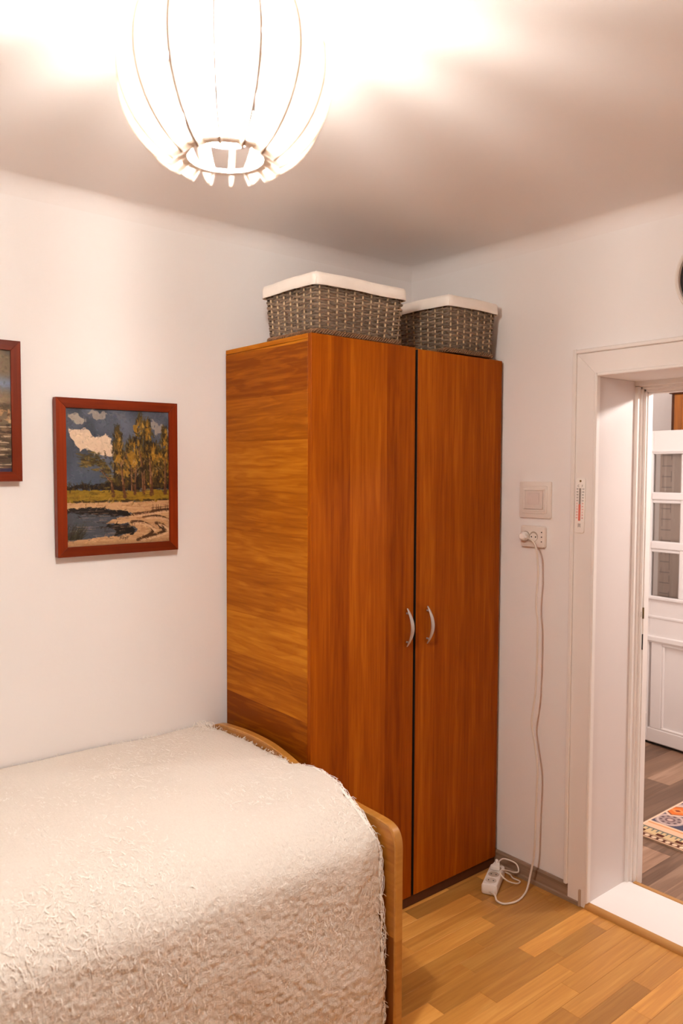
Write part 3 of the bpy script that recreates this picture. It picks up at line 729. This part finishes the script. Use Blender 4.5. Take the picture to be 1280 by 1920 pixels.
    for i in range(120): x = r.uniform(110, 1120); y = r.uniform(930, 1040); S(X(x), Y(y), X(x+r.uniform(30, 110)), Y(y+r.uniform(-5, 5)), .004, [(172, 142, 62), (124, 102, 40), (96, 78, 34), (160, 126, 44)][i % 4], .6)
    for x0, y0, x1, y1, wd in ((562, 980, 550, 900, .020), (674, 995, 660, 880, .018), (865, 970, 860, 880, .014), (945, 975, 940, 880, .022), (1085, 965, 1088, 880, .018), (775, 970, 775, 890, .014)): S(X(x0), Y(y0), X(x1), Y(y1), wd, (104, 70, 50), .95)
    for i in range(50): x = r.uniform(110, 1120); S(X(x), Y(1032+r.uniform(-8, 12)), X(x+r.uniform(20, 80)), Y(1034), .007, (74, 58, 28), .8)
    cv.poly(P([(100, 1046), (1160, 1050), (1160, 1520), (100, 1520)]), (198, 160, 122), 1, .006, 15)
    for i in range(260): x = r.uniform(110, 1120); y = r.uniform(1055, 1480); S(X(x), Y(y), X(x+r.uniform(30, 130)), Y(y+r.uniform(-10, 10)), r.uniform(.003, .009), [(214, 178, 142), (182, 142, 106), (160, 120, 86), (208, 170, 130)][i % 4], .5)
    cv.poly(P([(100, 1108), (400, 1098), (560, 1120), (690, 1140), (755, 1170), (640, 1195), (540, 1225), (480, 1250), (600, 1262), (700, 1258), (775, 1300), (800, 1330), (760, 1365), (400, 1385), (100, 1405)]), (90, 92, 98), 1, .008, 17)
    cv.poly(P([(100, 1108), (400, 1098), (560, 1120), (690, 1140), (760, 1172), (560, 1180), (300, 1150), (100, 1150)]), (46, 38, 34), .95, .012, 19)
    cv.poly(P([(520, 1262), (700, 1262), (790, 1325), (760, 1360), (560, 1375), (600, 1320), (420, 1285)]), (44, 38, 34), .95, .015, 21)
    for i in range(46): x = r.uniform(150, 640); y = r.uniform(1120, 1380); S(X(x), Y(y), X(x+r.uniform(40, 160)), Y(y+r.uniform(-2, 4)), .0028, [(190, 160, 130), (150, 140, 134), (52, 46, 44)][i % 3], .75)
    for c0 in ([(860, 1200), (960, 1195), (1060, 1215), (1145, 1260)], [(740, 1245), (830, 1250), (900, 1280), (950, 1320), (955, 1350), (900, 1390), (800, 1425)], [(990, 1270), (1050, 1290), (1090, 1325), (1075, 1355), (1000, 1380), (900, 1400)], [(760, 1170), (900, 1160), (1040, 1140), (1145, 1140)]):
        q = catmull([(X(a), Y(b), 0) for a, b in c0], 5); cv.path([(p.x, p.y) for p in q], .016, (92, 66, 46), .85); cv.path([(p.x+.02, p.y+.012) for p in q], .012, (222, 186, 150), .6)
    cv.poly(P([(990, 1275), (1050, 1290), (1090, 1325), (1060, 1350), (1040, 1320)]), (72, 54, 42), .9, .01, 23)
    for x in (955, 990, 1010, 1035, 1085, 1105): S(X(x), Y(1140), X(x+3), Y(1080), .004, (70, 48, 34), .9)
    for y in (1105, 1125): S(X(945), Y(y+8), X(1130), Y(y-4), .0035, (80, 54, 38), .9)
    for i in range(70): x = r.uniform(110, 260); S(X(x), Y(1390), X(x+r.uniform(10, 90)), Y(1390-r.uniform(40, 150)), .003, [(52, 48, 38), (82, 78, 60)][i % 2], .8)
    cv.mask(np.clip((cv.vv-.955)*14, 0, 1), (120, 88, 58), .6)
    cv.smear(2600, .008, 4); cv.a = np.clip((cv.a-112)*1.05+88, 8, 220)
    # small illegible signature
    for L in ([(640, 1383), (622, 1388), (636, 1398), (620, 1408)], [(645, 1390), (662, 1390), (646, 1406), (664, 1406)], [(668, 1392), (674, 1402), (682, 1392), (674, 1420)], [(692, 1408), (692, 1386), (710, 1386)], [(692, 1397), (704, 1397)]): cv.path(P(L), .0030, (62, 44, 32), .8)
    return cv
def paint_ruin():
    cv = Canvas(220, 270, (128, 112, 92)); r = np.random.default_rng(9); S = cv.stroke
    n = smooth_noise(220, 270, 8, 31); n2 = smooth_noise(220, 270, 26, 32)
    cv.mask(np.clip((n-.5)*3, 0, 1), (104, 92, 80), .8); cv.mask(np.exp(-((cv.vv-.28)/.055)**2)*np.clip((cv.u-.55)*4, 0, 1), (128, 138, 158), .9)
    cv.mask(np.exp(-((cv.vv-.40)/.05)**2)*np.clip(n2+.2, 0, 1), (160, 138, 112), .8); cv.mask(np.exp(-((cv.vv-.47)/.04)**2), (86, 74, 58), .7)
    for i in range(80): x = r.random(); y = r.uniform(.50, .60); S(x, y, x+r.uniform(-.02, .02), y-r.uniform(.01, .06), .008, [(206, 172, 132), (176, 140, 104), (96, 70, 50)][i % 3], .8)
    cv.mask(np.clip((cv.vv-.60)*30, 0, 1), (98, 82, 66), 1)
    for i in range(330): x = r.random()*1.05-.05; y = r.uniform(.60, 1.0); S(x, y, x+r.uniform(.02, .10), y+r.uniform(-.02, .015), r.uniform(.003, .011), [(74, 60, 50), (60, 50, 46), (150, 124, 98), (214, 190, 164), (110, 92, 74), (88, 76, 70)][r.integers(6)], .75)
    for y in (.625, .80, .81, .93): S(.1, y+.02, 1.0, y, .008, (220, 196, 168), .8)
    S(.93, .985, 1, .97, .02, (74, 66, 92), .9); cv.smear(2200, .009, 5); cv.a = np.clip((cv.a-112)*1.1+88, 8, 225)
    return cv
def make_painting(cv, x0, z0, W_, H_, fw, label, rot=0.0):
    T = .026
    t = tag(empty('framed_painting', (x0, WY-.006, z0)), label, 'painting', 'red-framed paintings on the left wall'); t.rotation_euler = (rad(.6), rot, 0)
    frame_parts(t, W_, H_, fw, T)
    canvas_mesh(cv, 'canvas', M['paint'], t, lambda u, v, h: (fw-.003+(W_-2*fw+.006)*u, -T+.007-h, H_-fw+.003-(H_-2*fw+.006)*v), .0012)
    MB().box((.004, -.012, .004), (W_-.004, -.004, H_-.004)).build('backing_board', M['dark_wood'], t)
make_painting(paint_poplars(), .930, 1.322, .427, .513, .032, 'red-framed oil painting of poplars beside a pond, hung nearer the wardrobe', rad(-.35))
make_painting(paint_ruin(), .262, 1.566, .561, .429, .030, 'red-framed painting of a grey stormy landscape, cut off at the left edge', rad(-.2))

# ------------------------------------------------------------------ bed and spread
def make_bed():
    X1 = 1.494; t = tag(empty('bed', (X1, 2.05, 0)), 'pine single bed with arched footboard between left wall and wardrobe', 'bed')
    Tx = .026; y0, y1 = 1.552-2.05, 2.552-2.05
    top = [(1.552, .50), (1.552, .556), (1.556, .583), (1.566, .602), (1.582, .613), (1.605, .618), (1.66, .621), (1.75, .624), (1.84, .629), (1.93, .639), (2.01, .654), (2.08, .671), (2.16, .685), (2.24, .690), (2.32, .690), (2.40, .685), (2.48, .677), (2.53, .66), (2.548, .635), (2.552, .60), (2.552, .50)]
    pts = [(p.x-2.05, p.y) for p in catmull([(a, b, 0) for a, b in top], 4)]
    poly = pts + [(y1, .30), (y0, .30)]
    MB().prism(poly, 0, Tx, 'x').build('footboard', M['pine'], t, bevel=.006, smooth='auto')
    outl = [(y0, 0.0)] + pts + [(y1, 0.0)]
    rads = MB(); prev = None; off = .0035; vs = []; fs = []
    for i, (a, b) in enumerate(outl):
        p, q = outl[max(0, i-1)], outl[min(len(outl)-1, i+1)]; tx, ty = q[0]-p[0], q[1]-p[1]; L = math.hypot(tx, ty) or 1; nx, ny = -ty/L, tx/L
        vs += [(.002, a+nx*off, b+ny*off), (Tx-.002, a+nx*off, b+ny*off), (Tx+.0005, a+nx*.001, b+ny*.001), (Tx+.0005, a-nx*.005, b-ny*.005), (-.0005, a-nx*.005, b-ny*.005), (-.0005, a+nx*.001, b+ny*.001)]
    for i in range(len(outl)-1):
        for k in range(6): fs.append((i*6+k, i*6+(k+1) % 6, (i+1)*6+(k+1) % 6, (i+1)*6+k))
    rads.add(vs, fs).build('edge_lipping', M['pine_x'], t, smooth='auto')
    MB().box((0, y0, 0), (Tx, y0+.085, .31), .006).build('leg', M['pine_v'], t); MB().box((0, y1-.085, 0), (Tx, y1, .31), .006).build('leg', M['pine_v'], t)
    MB().box((-2.02, y0+.050, .365), (0, y0+.075, .475), .004).build('side_rail', M['pine_x'], t)
    MB().box((-2.02, y1-.060, .365), (0, y1-.035, .475), .004).build('side_rail', M['pine_x'], t)
    MB().box((-2.05, y0, 0), (-2.02, y1, .78), .006).build('headboard', M['pine'], t)
    for i in range(13): MB().box((-1.95+.15*i, y0+.06, .40), (-1.88+.15*i, y1-.06, .418)).build('slat', M['pine'], t)
    MB().box((-2.01, y0+.125, .42), (-.060, y1-.03, .595), .03).build('mattress', M['mattress'], t)
make_bed()
SPX0, SPX1 = -.46, 1.468
PROF = [(2.551, .664), (2.50, .664), (2.40, .668), (2.25, .671), (2.05, .670), (1.90, .662), (1.80, .657), (1.72, .645), (1.665, .619), (1.625, .590), (1.602, .556), (1.592, .50), (1.584, .40), (1.579, .25), (1.578, .05)]
PC = np.array([(p.x, p.y) for p in catmull([(a, b, 0) for a, b in PROF], 12)])
seg = np.hypot(*np.diff(PC, axis=0).T); SL = np.concatenate([[0], np.cumsum(seg)]); LT = SL[-1]
_g = lambda s: (np.interp(s, SL, PC[:, 0]), np.interp(s, SL, PC[:, 1]))
def spread_pt(x, s):
    y, z = _g(s); y2, z2 = _g(np.minimum(s+.01, LT)); y1, z1 = _g(np.maximum(s-.01, 0))
    ty, tz = y2-y1, z2-z1; L = np.hypot(ty, tz)+1e-9; return y, z, -tz/L*-1, ty/L*-1, ty/L, tz/L
def spread_ext(y):             # where the cloth overlaps the low part of the footboard
    a = np.clip((2.05-np.asarray(y))/.09, 0, 1); b = np.clip((np.asarray(y)-1.68)/.22, 0, 1); k = np.minimum(a*a*(3-2*a), b*b*(3-2*b)); return np.maximum(.050*k, .0165*np.clip((np.asarray(y)-1.98)/.07, 0, 1))
def capx(x, y): return min(x, 1.4912) if (y > 2.035 or y < 1.70) else x
def make_spread():
    nx, ns = 420, 300
    xs = np.linspace(SPX0, SPX1, nx); ss = np.linspace(0, LT, ns); S, Xg = np.meshgrid(ss, xs, indexing='ij')
    y, z, _, _, ty, tz = spread_pt(Xg, S); ny, nz = tz, -ty                      # outward normal
    fl_ = np.where(ny*0+nz < 0, -1, 1)
    ny, nz = np.where(S < LT*.5, 0*ny, ny), nz
    L = np.hypot(tz, ty)+1e-9; ny, nz = tz/L, -ty/L
    lump = (smooth_noise(ns, nx, 9, 61)-.5)*.010 + (smooth_noise(ns, nx, 34, 62)-.5)*.0018
    fine = ((smooth_noise(ns, nx, 150, 63)-.5)*.0024 + (RNG.random((ns, nx))-.5)*.0026)*(.45+.75*np.clip((S/LT-.42)/.15, 0, 1))
    h = lump+fine
    edge = (SPX1-Xg)/.02; xj = np.where(edge < 1, (smooth_noise(ns, nx, 60, 64)-.5)*.012*(1-np.clip(edge, 0, 1)), 0)
    drop = np.clip(1-(SPX1-Xg)/.05, 0, 1)**2*.007*(S < LT*.55)
    drop = drop*np.clip((y-2.06)/.07, 0, 1); Xg = Xg+spread_ext(y)*np.clip((Xg-1.3)/.168, 0, 1)
    V = np.stack([Xg+xj, y+ny*(-h)*-1, z+nz*h-drop], -1).reshape(-1, 3)
    ii, jj = np.mgrid[0:ns-1, 0:nx-1]; a = (ii*nx+jj).ravel(); F = np.stack([a, a+1, a+nx+1, a+nx], 1).tolist()
    m = MB(); m.v = [tuple(p) for p in V]; m.f = [tuple(f) for f in F]
    o = m.build('bedspread', M['spread'], None, smooth=True, recalc=False); o.data.flip_normals() if False else None
    sd = o.modifiers.new('thick', 'SOLIDIFY'); sd.thickness = .006; sd.offset = 0
    tag(o, 'shaggy cream rag-woven bedspread covering the bed, hanging over its front', 'bedspread')
    # loose rag ends: bent ribbons lying on the cloth
    vs = []; fs = []
    def tuft(x, s, ln, wd, lift, ang):
        n0 = len(vs); dx, ds = math.cos(ang), math.sin(ang); px, ps = x, s
        c = random.uniform(-1.6, 1.6)
        for i in range(4):
            f = i/3; yy, zz = _g(min(max(ps, 0), LT)); y2, z2 = _g(min(max(ps, 0)+.008, LT)); y1, z1 = _g(max(min(ps, LT)-.008, 0)); L_ = math.hypot(y2-y1, z2-z1)+1e-9
            ny_, nz_ = (z2-z1)/L_, -(y2-y1)/L_
            hh = .0025+lift*(f**1.5)*(1 if i < 3 else random.uniform(.4, 1.1)); w_ = wd*(1-.45*f)
            a2 = ang+c*f; ox, os_ = -math.sin(a2)*w_, math.cos(a2)*w_
            ty_, tz_ = (y2-y1)/L_, (z2-z1)/L_
            for sg in (-1, 1): vs.append((capx(px+sg*ox+float(spread_ext(yy))*min(1, max(0, (px-1.3)/.168)), yy), yy+ny_*hh+sg*os_*ty_, zz+nz_*hh+sg*os_*tz_+ (.0006 if sg > 0 else 0)))
            px += math.cos(a2)*ln/3; ps += math.sin(a2)*ln/3
            if px > SPX1+.012: px = SPX1+.012
        for i in range(3): fs.append((n0+2*i, n0+2*i+1, n0+2*i+3, n0+2*i+2))
    r = random.Random(3)
    for k in range(17000):
        x = r.uniform(.0, SPX1); s = LT*r.random()
        if s < LT*.52 and r.random() < .55: continue
        front = s > LT*.52
        tuft(x, s, r.uniform(.006, .016) if r.random() < .8 else r.uniform(.015, .032), r.uniform(.0007, .0015), r.uniform(.0015, .006) if front else r.uniform(.0005, .0025), r.uniform(-PI, PI) if r.random() < .45 else r.choice((-1, 1))*PI/2+r.gauss(0, .5))
    for k in range(260): tuft(r.uniform(-.1, SPX1), r.uniform(0, .012), r.uniform(.008, .022), .001, r.uniform(.004, .015), r.uniform(-PI, 0))
    for k in range(240): tuft(SPX1-r.uniform(0, .012), LT*.5*r.random(), r.uniform(.006, .018), .001, r.uniform(.0005, .005), r.gauss(0, .6))
    stuff(MB().add(vs, fs).build('loose_rag_ends', M['thread'], o, recalc=False))
    # hanging warp threads along the foot edge
    m = MB()
    for k in range(150):
        s = LT*r.uniform(.36, .97); yy, zz = _g(s); ln = r.uniform(.04, .16)
        off = r.uniform(.001, .020); pts = []
        for i in range(6):
            f = i/5; y2, z2 = _g(min(LT, s+ln*f)); o_ = off*math.sin(PI*min(1, f*1.15))+r.gauss(0, .0008)
            pts.append((SPX1-.004+o_+float(spread_ext(y2)), y2-.004+r.gauss(0, .0008), z2+.002))
        m.tube([(capx(p[0], p[1]), p[1], p[2]) for p in pts], .00085, 4)
    for k in range(26):
        s = LT*r.uniform(.05, .97); y2, z2 = _g(s); xe = SPX1+float(spread_ext(y2)); L_ = r.uniform(.012, .035); a = r.uniform(-.4, 1.0)
        m.tube([(capx(xe-.006, y2), y2, z2+.003), (capx(xe+L_*.5, y2)-.001, y2-.002, z2+.004+L_*.3*a), (capx(xe+L_*.8, y2), y2-.006, z2+.003+L_*.2*a-.006)], .0008, 4)
    for k in range(16):                                                        # the tousled corner by the wall
        c = (SPX1-r.uniform(0, .05), 2.545-r.uniform(0, .05)); 
        m.tube([(capx(p.x, p.y), p.y, p.z) for p in catmull([(c[0]+r.uniform(-.03, .03), min(2.552, c[1]+r.uniform(-.03, .01)), .668+r.uniform(0, .004)), (c[0], c[1], .676+r.uniform(0, .018)), (c[0]+r.uniform(-.02, .03), c[1]-r.uniform(0, .03), .672+r.uniform(0, .014)), (c[0]+r.uniform(-.03, .03), c[1]-r.uniform(0, .06), .668)], 4)], .0010, 4)
    stuff(m.build('fringe_threads', M['thread'], o, smooth=True))
make_spread()

# ------------------------------------------------------------------ fittings on the right wall
def text_mesh(s, size, name, mat, parent, loc, rot=(PI/2, 0, -PI/2)):
    cu = bpy.data.curves.new(name, 'FONT'); cu.body = s; cu.size = size; cu.align_x = 'CENTER'; cu.align_y = 'CENTER'; cu.extrude = .0001
    to = bpy.data.objects.new(name, cu); COL.objects.link(to); bpy.context.view_layer.update()
    me = bpy.data.meshes.new_from_object(to.evaluated_get(bpy.context.evaluated_depsgraph_get())); bpy.data.objects.remove(to)
    me.materials.clear(); me.materials.append(mat); o = bpy.data.objects.new(name, me); COL.objects.link(o); o.parent = parent; o.location = loc; o.rotation_euler = rot
    return o
def plate(y0, y1, z0, z1, x0, x1, r, name, mat, par, bev=.0015):
    return MB().prism(rrect((y0+y1)/2, (z0+z1)/2, abs(y1-y0), abs(z1-z0), r), x0, x1, 'x').build(name, mat, par, bevel=bev, smooth='auto')
# all local: origin at wall plane, x negative towards the room
sw = tag(empty('light_switch', (WX, 1.871, 1.497)), 'square white light switch in a stepped frame beside the doorway', 'switch')
plate(-.073, .073, -.070, .070, -.009, 0, .006, 'outer_frame', M['plastic'], sw)
plate(-.057, .057, -.053, .053, -.0125, -.009, .004, 'inner_frame', M['plastic'], sw)
m = MB(); 
for a in ((-.050, .050, .036, .044), (-.050, .050, -.044, -.036)): m.box((-.0150, a[0], a[2]), (-.0125, a[1], a[3]), .001)
m.box((-.0150, .042, -.036), (-.0125, .050, .036), .001); m.box((-.0150, -.050, -.036), (-.0125, -.042, .036), .001)
m.build('raised_rim', M['plastic'], sw)
rk = MB().prism([(-.0128, -.035), (-.0195, -.035), (-.0140, .035), (-.0128, .035)], -.041, .041, 'y')
rk.v = [(v[0], v[1], v[2]) for v in rk.v]
rk.build('rocker', plain('rocker_plastic', (.72, .63, .58), .35, .5), sw, bevel=.001)
MB().box((-.0182, -.026, -.026), (-.0155, .026, .026), .0008).build('rocker_pad', plain('rocker_pad_plastic', (.70, .60, .56), .35, .5), sw)

so = tag(empty('wall_socket', (WX, 1.874, 1.356)), 'white double wall socket below the light switch', 'socket')
plate(-.056, .056, -.041, .041, -.018, 0, .010, 'cover', M['plastic'], so, .004)
for y_ in (.030, -.0065):
    wl = MB().lathe([(.0, -.0183), (.0175, -.0183), (.0185, -.0190), (.0195, -.0183), (.0195, -.0178), (0, -.0178)], 32, (0, y_, .0), 'x').build('socket_well', M['plastic_g'], so, smooth='auto')
    m = MB()
    for dy in (-.0095, .0095): m.lathe([(0, -.0192), (.0028, -.0192), (.0028, -.018)], 12, (0, y_+dy, -.001), 'x')
    m.build('contact_hole', M['black'], wl)
MB().lathe([(0, -.0186), (.0165, -.0186), (.0165, -.018)], 28, (0, -.0065, -.003), 'x').build('well_floor', M['plastic'], so, smooth='auto')
for z_ in (.018, 0, -.018): MB().lathe([(0, -.0192), (.0024, -.0192), (.0024, -.0175)], 10, (0, -.043, z_), 'x').build('pilot_hole', M['black'], so)

th = tag(empty('wall_thermometer', (WX-CT, 1.664, 1.483)), 'narrow white thermometer with red column on the door casing', 'thermometer'); th.rotation_euler.x = rad(-1.2)
th.rotation_euler.x = rad(0.9)
plate(-.0195, .0195, -.100, .098, -.006, .0, .007, 'plate', plain('thermometer_plate', (.90, .86, .82), .35, .4), th)
MB().lathe([(0, -.0064), (.0042, -.0064), (.0042, -.0058)], 14, (0, 0, .088), 'x').build('nail_hole', M['brass'], th)
text_mesh('C', .011, 'scale_mark', M['black'], th, (-.0063, .0075, .070)); text_mesh('F', .011, 'scale_mark', M['black'], th, (-.0063, -.0085, .070))
for i, (a, b) in enumerate(zip(('50', '40', '30', '20', '10', '0', '5', '10', '20', '30', '40'), ('120', '100', '90', '70', '50', '30', '20', '10', '0', '20', '40'))):
    z_ = .059-.0105*i; mt = M['black'] if i < 5 else M['red']
    text_mesh(a, .0082, 'scale_figures', mt, th, (-.0063, .0115, z_)); text_mesh(b, .0074, 'scale_figures', mt, th, (-.0063, -.0115, z_))
m = MB()
for i in range(28): m.box((-.0064, -.0050, .062-.0043*i), (-.0060, -.0030, .0626-.0043*i)); m.box((-.0064, .0030, .062-.0043*i), (-.0060, .0050, .0626-.0043*i))
m.build('scale_ticks', M['black'], th)
MB().box((-.0085, -.0034, .004), (-.006, .0034, .062), .001).build('tube', M['glassgrey'], th)
MB().box((-.0088, -.0042, -.056), (-.006, .0042, .004), .001).build('red_column', M['redfluid'], th)
m = MB()
for y_ in (-.004, 0, .004): m.box((-.0063, y_-.0007, -.080+.002*(y_ == 0)), (-.0060, y_+.0007, -.066))
m.build('maker_mark', M['black'], th)

ck = tag(empty('wall_clock', (WX, 1.186, 2.230)), 'round wall clock with cream rim and dark face, cut by the right edge', 'clock')
R = .140
MB().lathe([(0, 0), (R, 0), (R, -.018), (R-.004, -.026), (R-.010, -.028), (R-.014, -.024), (R-.015, -.012), (0, -.012)], 64, (0, 0, 0), 'x').build('rim', M['plastic'], ck, smooth='auto')
MB().lathe([(0, -.0135), (R-.0155, -.0135), (R-.0155, -.011), (0, -.011)], 64, (0, 0, 0), 'x').build('face', M['black'], ck, smooth='auto')
for i in range(12):
    a = 2*PI*i/12; m = MB(); m.box((-.0145, -.002, .085), (-.0134, .002, .10)); o = m.build('hour_mark', M['plastic_w'], ck); o.rotation_euler.x = a
for ln, wd, a in ((.055, .0035, 4.1), (.085, .0025, 3.6)):
    o = MB().box((-.017, -wd, -.012), (-.0155, wd, ln), .0005).build('hand', M['plastic_w'], ck); o.rotation_euler.x = a

# ------------------------------------------------------------------ extension lead
ex = tag(empty('extension_lead', (2.392, 1.937, 0)), 'white extension lead plugged into wall socket, its strip on the parquet', 'extension lead')
O = Vector((2.392, 1.937, 0))
AX = Vector((.19, .10, 0)).normalized(); AXN = Vector((-AX.y, AX.x, 0))
def strip_local(m):                                     # local x along the strip
    m.v = [tuple(AX*v[0]+AXN*v[1]+Vector((0, 0, v[2]))) for v in m.v]; return m
b = MB().prism([(-.085, -.026), (-.080, -.029), (.080, -.029), (.088, -.022), (.088, .022), (.080, .029), (-.080, .029), (-.085, .026)], .001, .042, 'z')
strip_local(b).build('strip_body', M['plastic_w'], ex, bevel=.007, smooth='auto')
for i, x_ in enumerate((-.050, 0.000, .050)):
    wl = strip_local(MB().lathe([(0, .0425), (.0175, .0425), (.019, .0437), (.0205, .0425), (.0205, .041)], 28, (x_, 0, 0))).build('strip_socket', M['plastic_g'] if i else plain('strip_well', (.62, .53, .46), .4, .4), ex, smooth='auto')
    m = MB()
    for dy in (-.0095, .0095): m.lathe([(0, .0434), (.0027, .0434), (.0027, .042)], 10, (x_, dy, 0))
    strip_local(m).build('contact_hole', M['black'], wl)
wp = [(1003, 1010)]
cp = [(2.497, 1.884, 1.352), (2.478, 1.846, 1.345), (2.472, 1.827, 1.330), (2.470, 1.816, 1.300), (2.475, 1.815, 1.253), (2.475, 1.813, 1.213), (2.475, 1.818, 1.152), (2.475, 1.819, 1.091), (2.475, 1.812, 1.042), (2.475, 1.811, .97), (2.475, 1.812, .869), (2.475, 1.817, .765), (2.475, 1.828, .69), (2.475, 1.831, .645), (2.475, 1.822, .60), (2.475, 1.812, .55), (2.475, 1.801, .483), (2.475, 1.803, .40), (2.475, 1.806, .295), (2.475, 1.808, .191), (2.478, 1.816, .12), (2.474, 1.826, .055), (2.458, 1.826, .012), (2.42, 1.812, .0045), (2.36, 1.800, .0045), (2.31, 1.818, .0045), (2.300, 1.845, .008), (2.315, 1.868, .014), tuple(O-AX*.080+Vector((0, 0, .017)))]
cp2 = catmull([Vector(p)-O for p in cp], 7)
MB().tube(cp2, .0037, 9).build('cord', M['cord'], ex, smooth=True)
PL = Vector((WX, 1.904, 1.356))-O
pg = MB(); pg.lathe([(0, -.046), (.010, -.046), (.0155, -.041), (.0170, -.030), (.0170, -.0205), (0, -.0205)], 28, PL, 'x'); pg.tube([PL+Vector((-.036, -.008, -.001)), PL+Vector((-.038, -.022, -.005))], [.007, .005], 10)
pg.build('wall_plug', M['plastic_w'], ex, smooth='auto')
# plug of another appliance in the strip's far socket, with its looped cord
pw = tag(empty('power_plug', tuple(O)), 'white plug with looped cord standing in the far end of the floor strip', 'plug')
c0 = AX*.050
def at(u, v, z): return AX*u+AXN*v+Vector((0, 0, z))
bod = MB().prism([(.026, -.018), (.033, -.017), (.074, -.008), (.078, 0), (.074, .008), (.033, .017), (.026, .018)], .0445, .062, 'z')
strip_local(bod).build('plug_body', M['plastic_w'], pw, bevel=.003, smooth='auto')
MB().prism([(p.x, p.y) for p in [at(.058+.006*math.cos(a), .006*math.sin(a), 0) for a in np.linspace(0, 2*PI, 14)[:-1]]], .062, .074, 'z').build('grip', M['plastic_w'], pw, bevel=.002, smooth='auto')
lp = [at(.076, 0, .054), at(.10, -.02, .062), Vector((2.512-O.x, 1.925-O.y, .052)), Vector((2.505-O.x, 1.905-O.y, .03)), at(.085, -.062, .022), at(.055, -.045, .040), at(.018, -.026, .055), at(-.01, -.028, .053), at(-.006, -.055, .030), at(.022, -.085, .012), at(.055, -.092, .006), at(.07, -.062, .006), at(.095, -.045, .006), at(.108, -.01, .006), at(.110, .030, .006)]
MB().tube(catmull(lp, 7), .0028, 8).build('cord', M['cord'], pw, smooth=True)
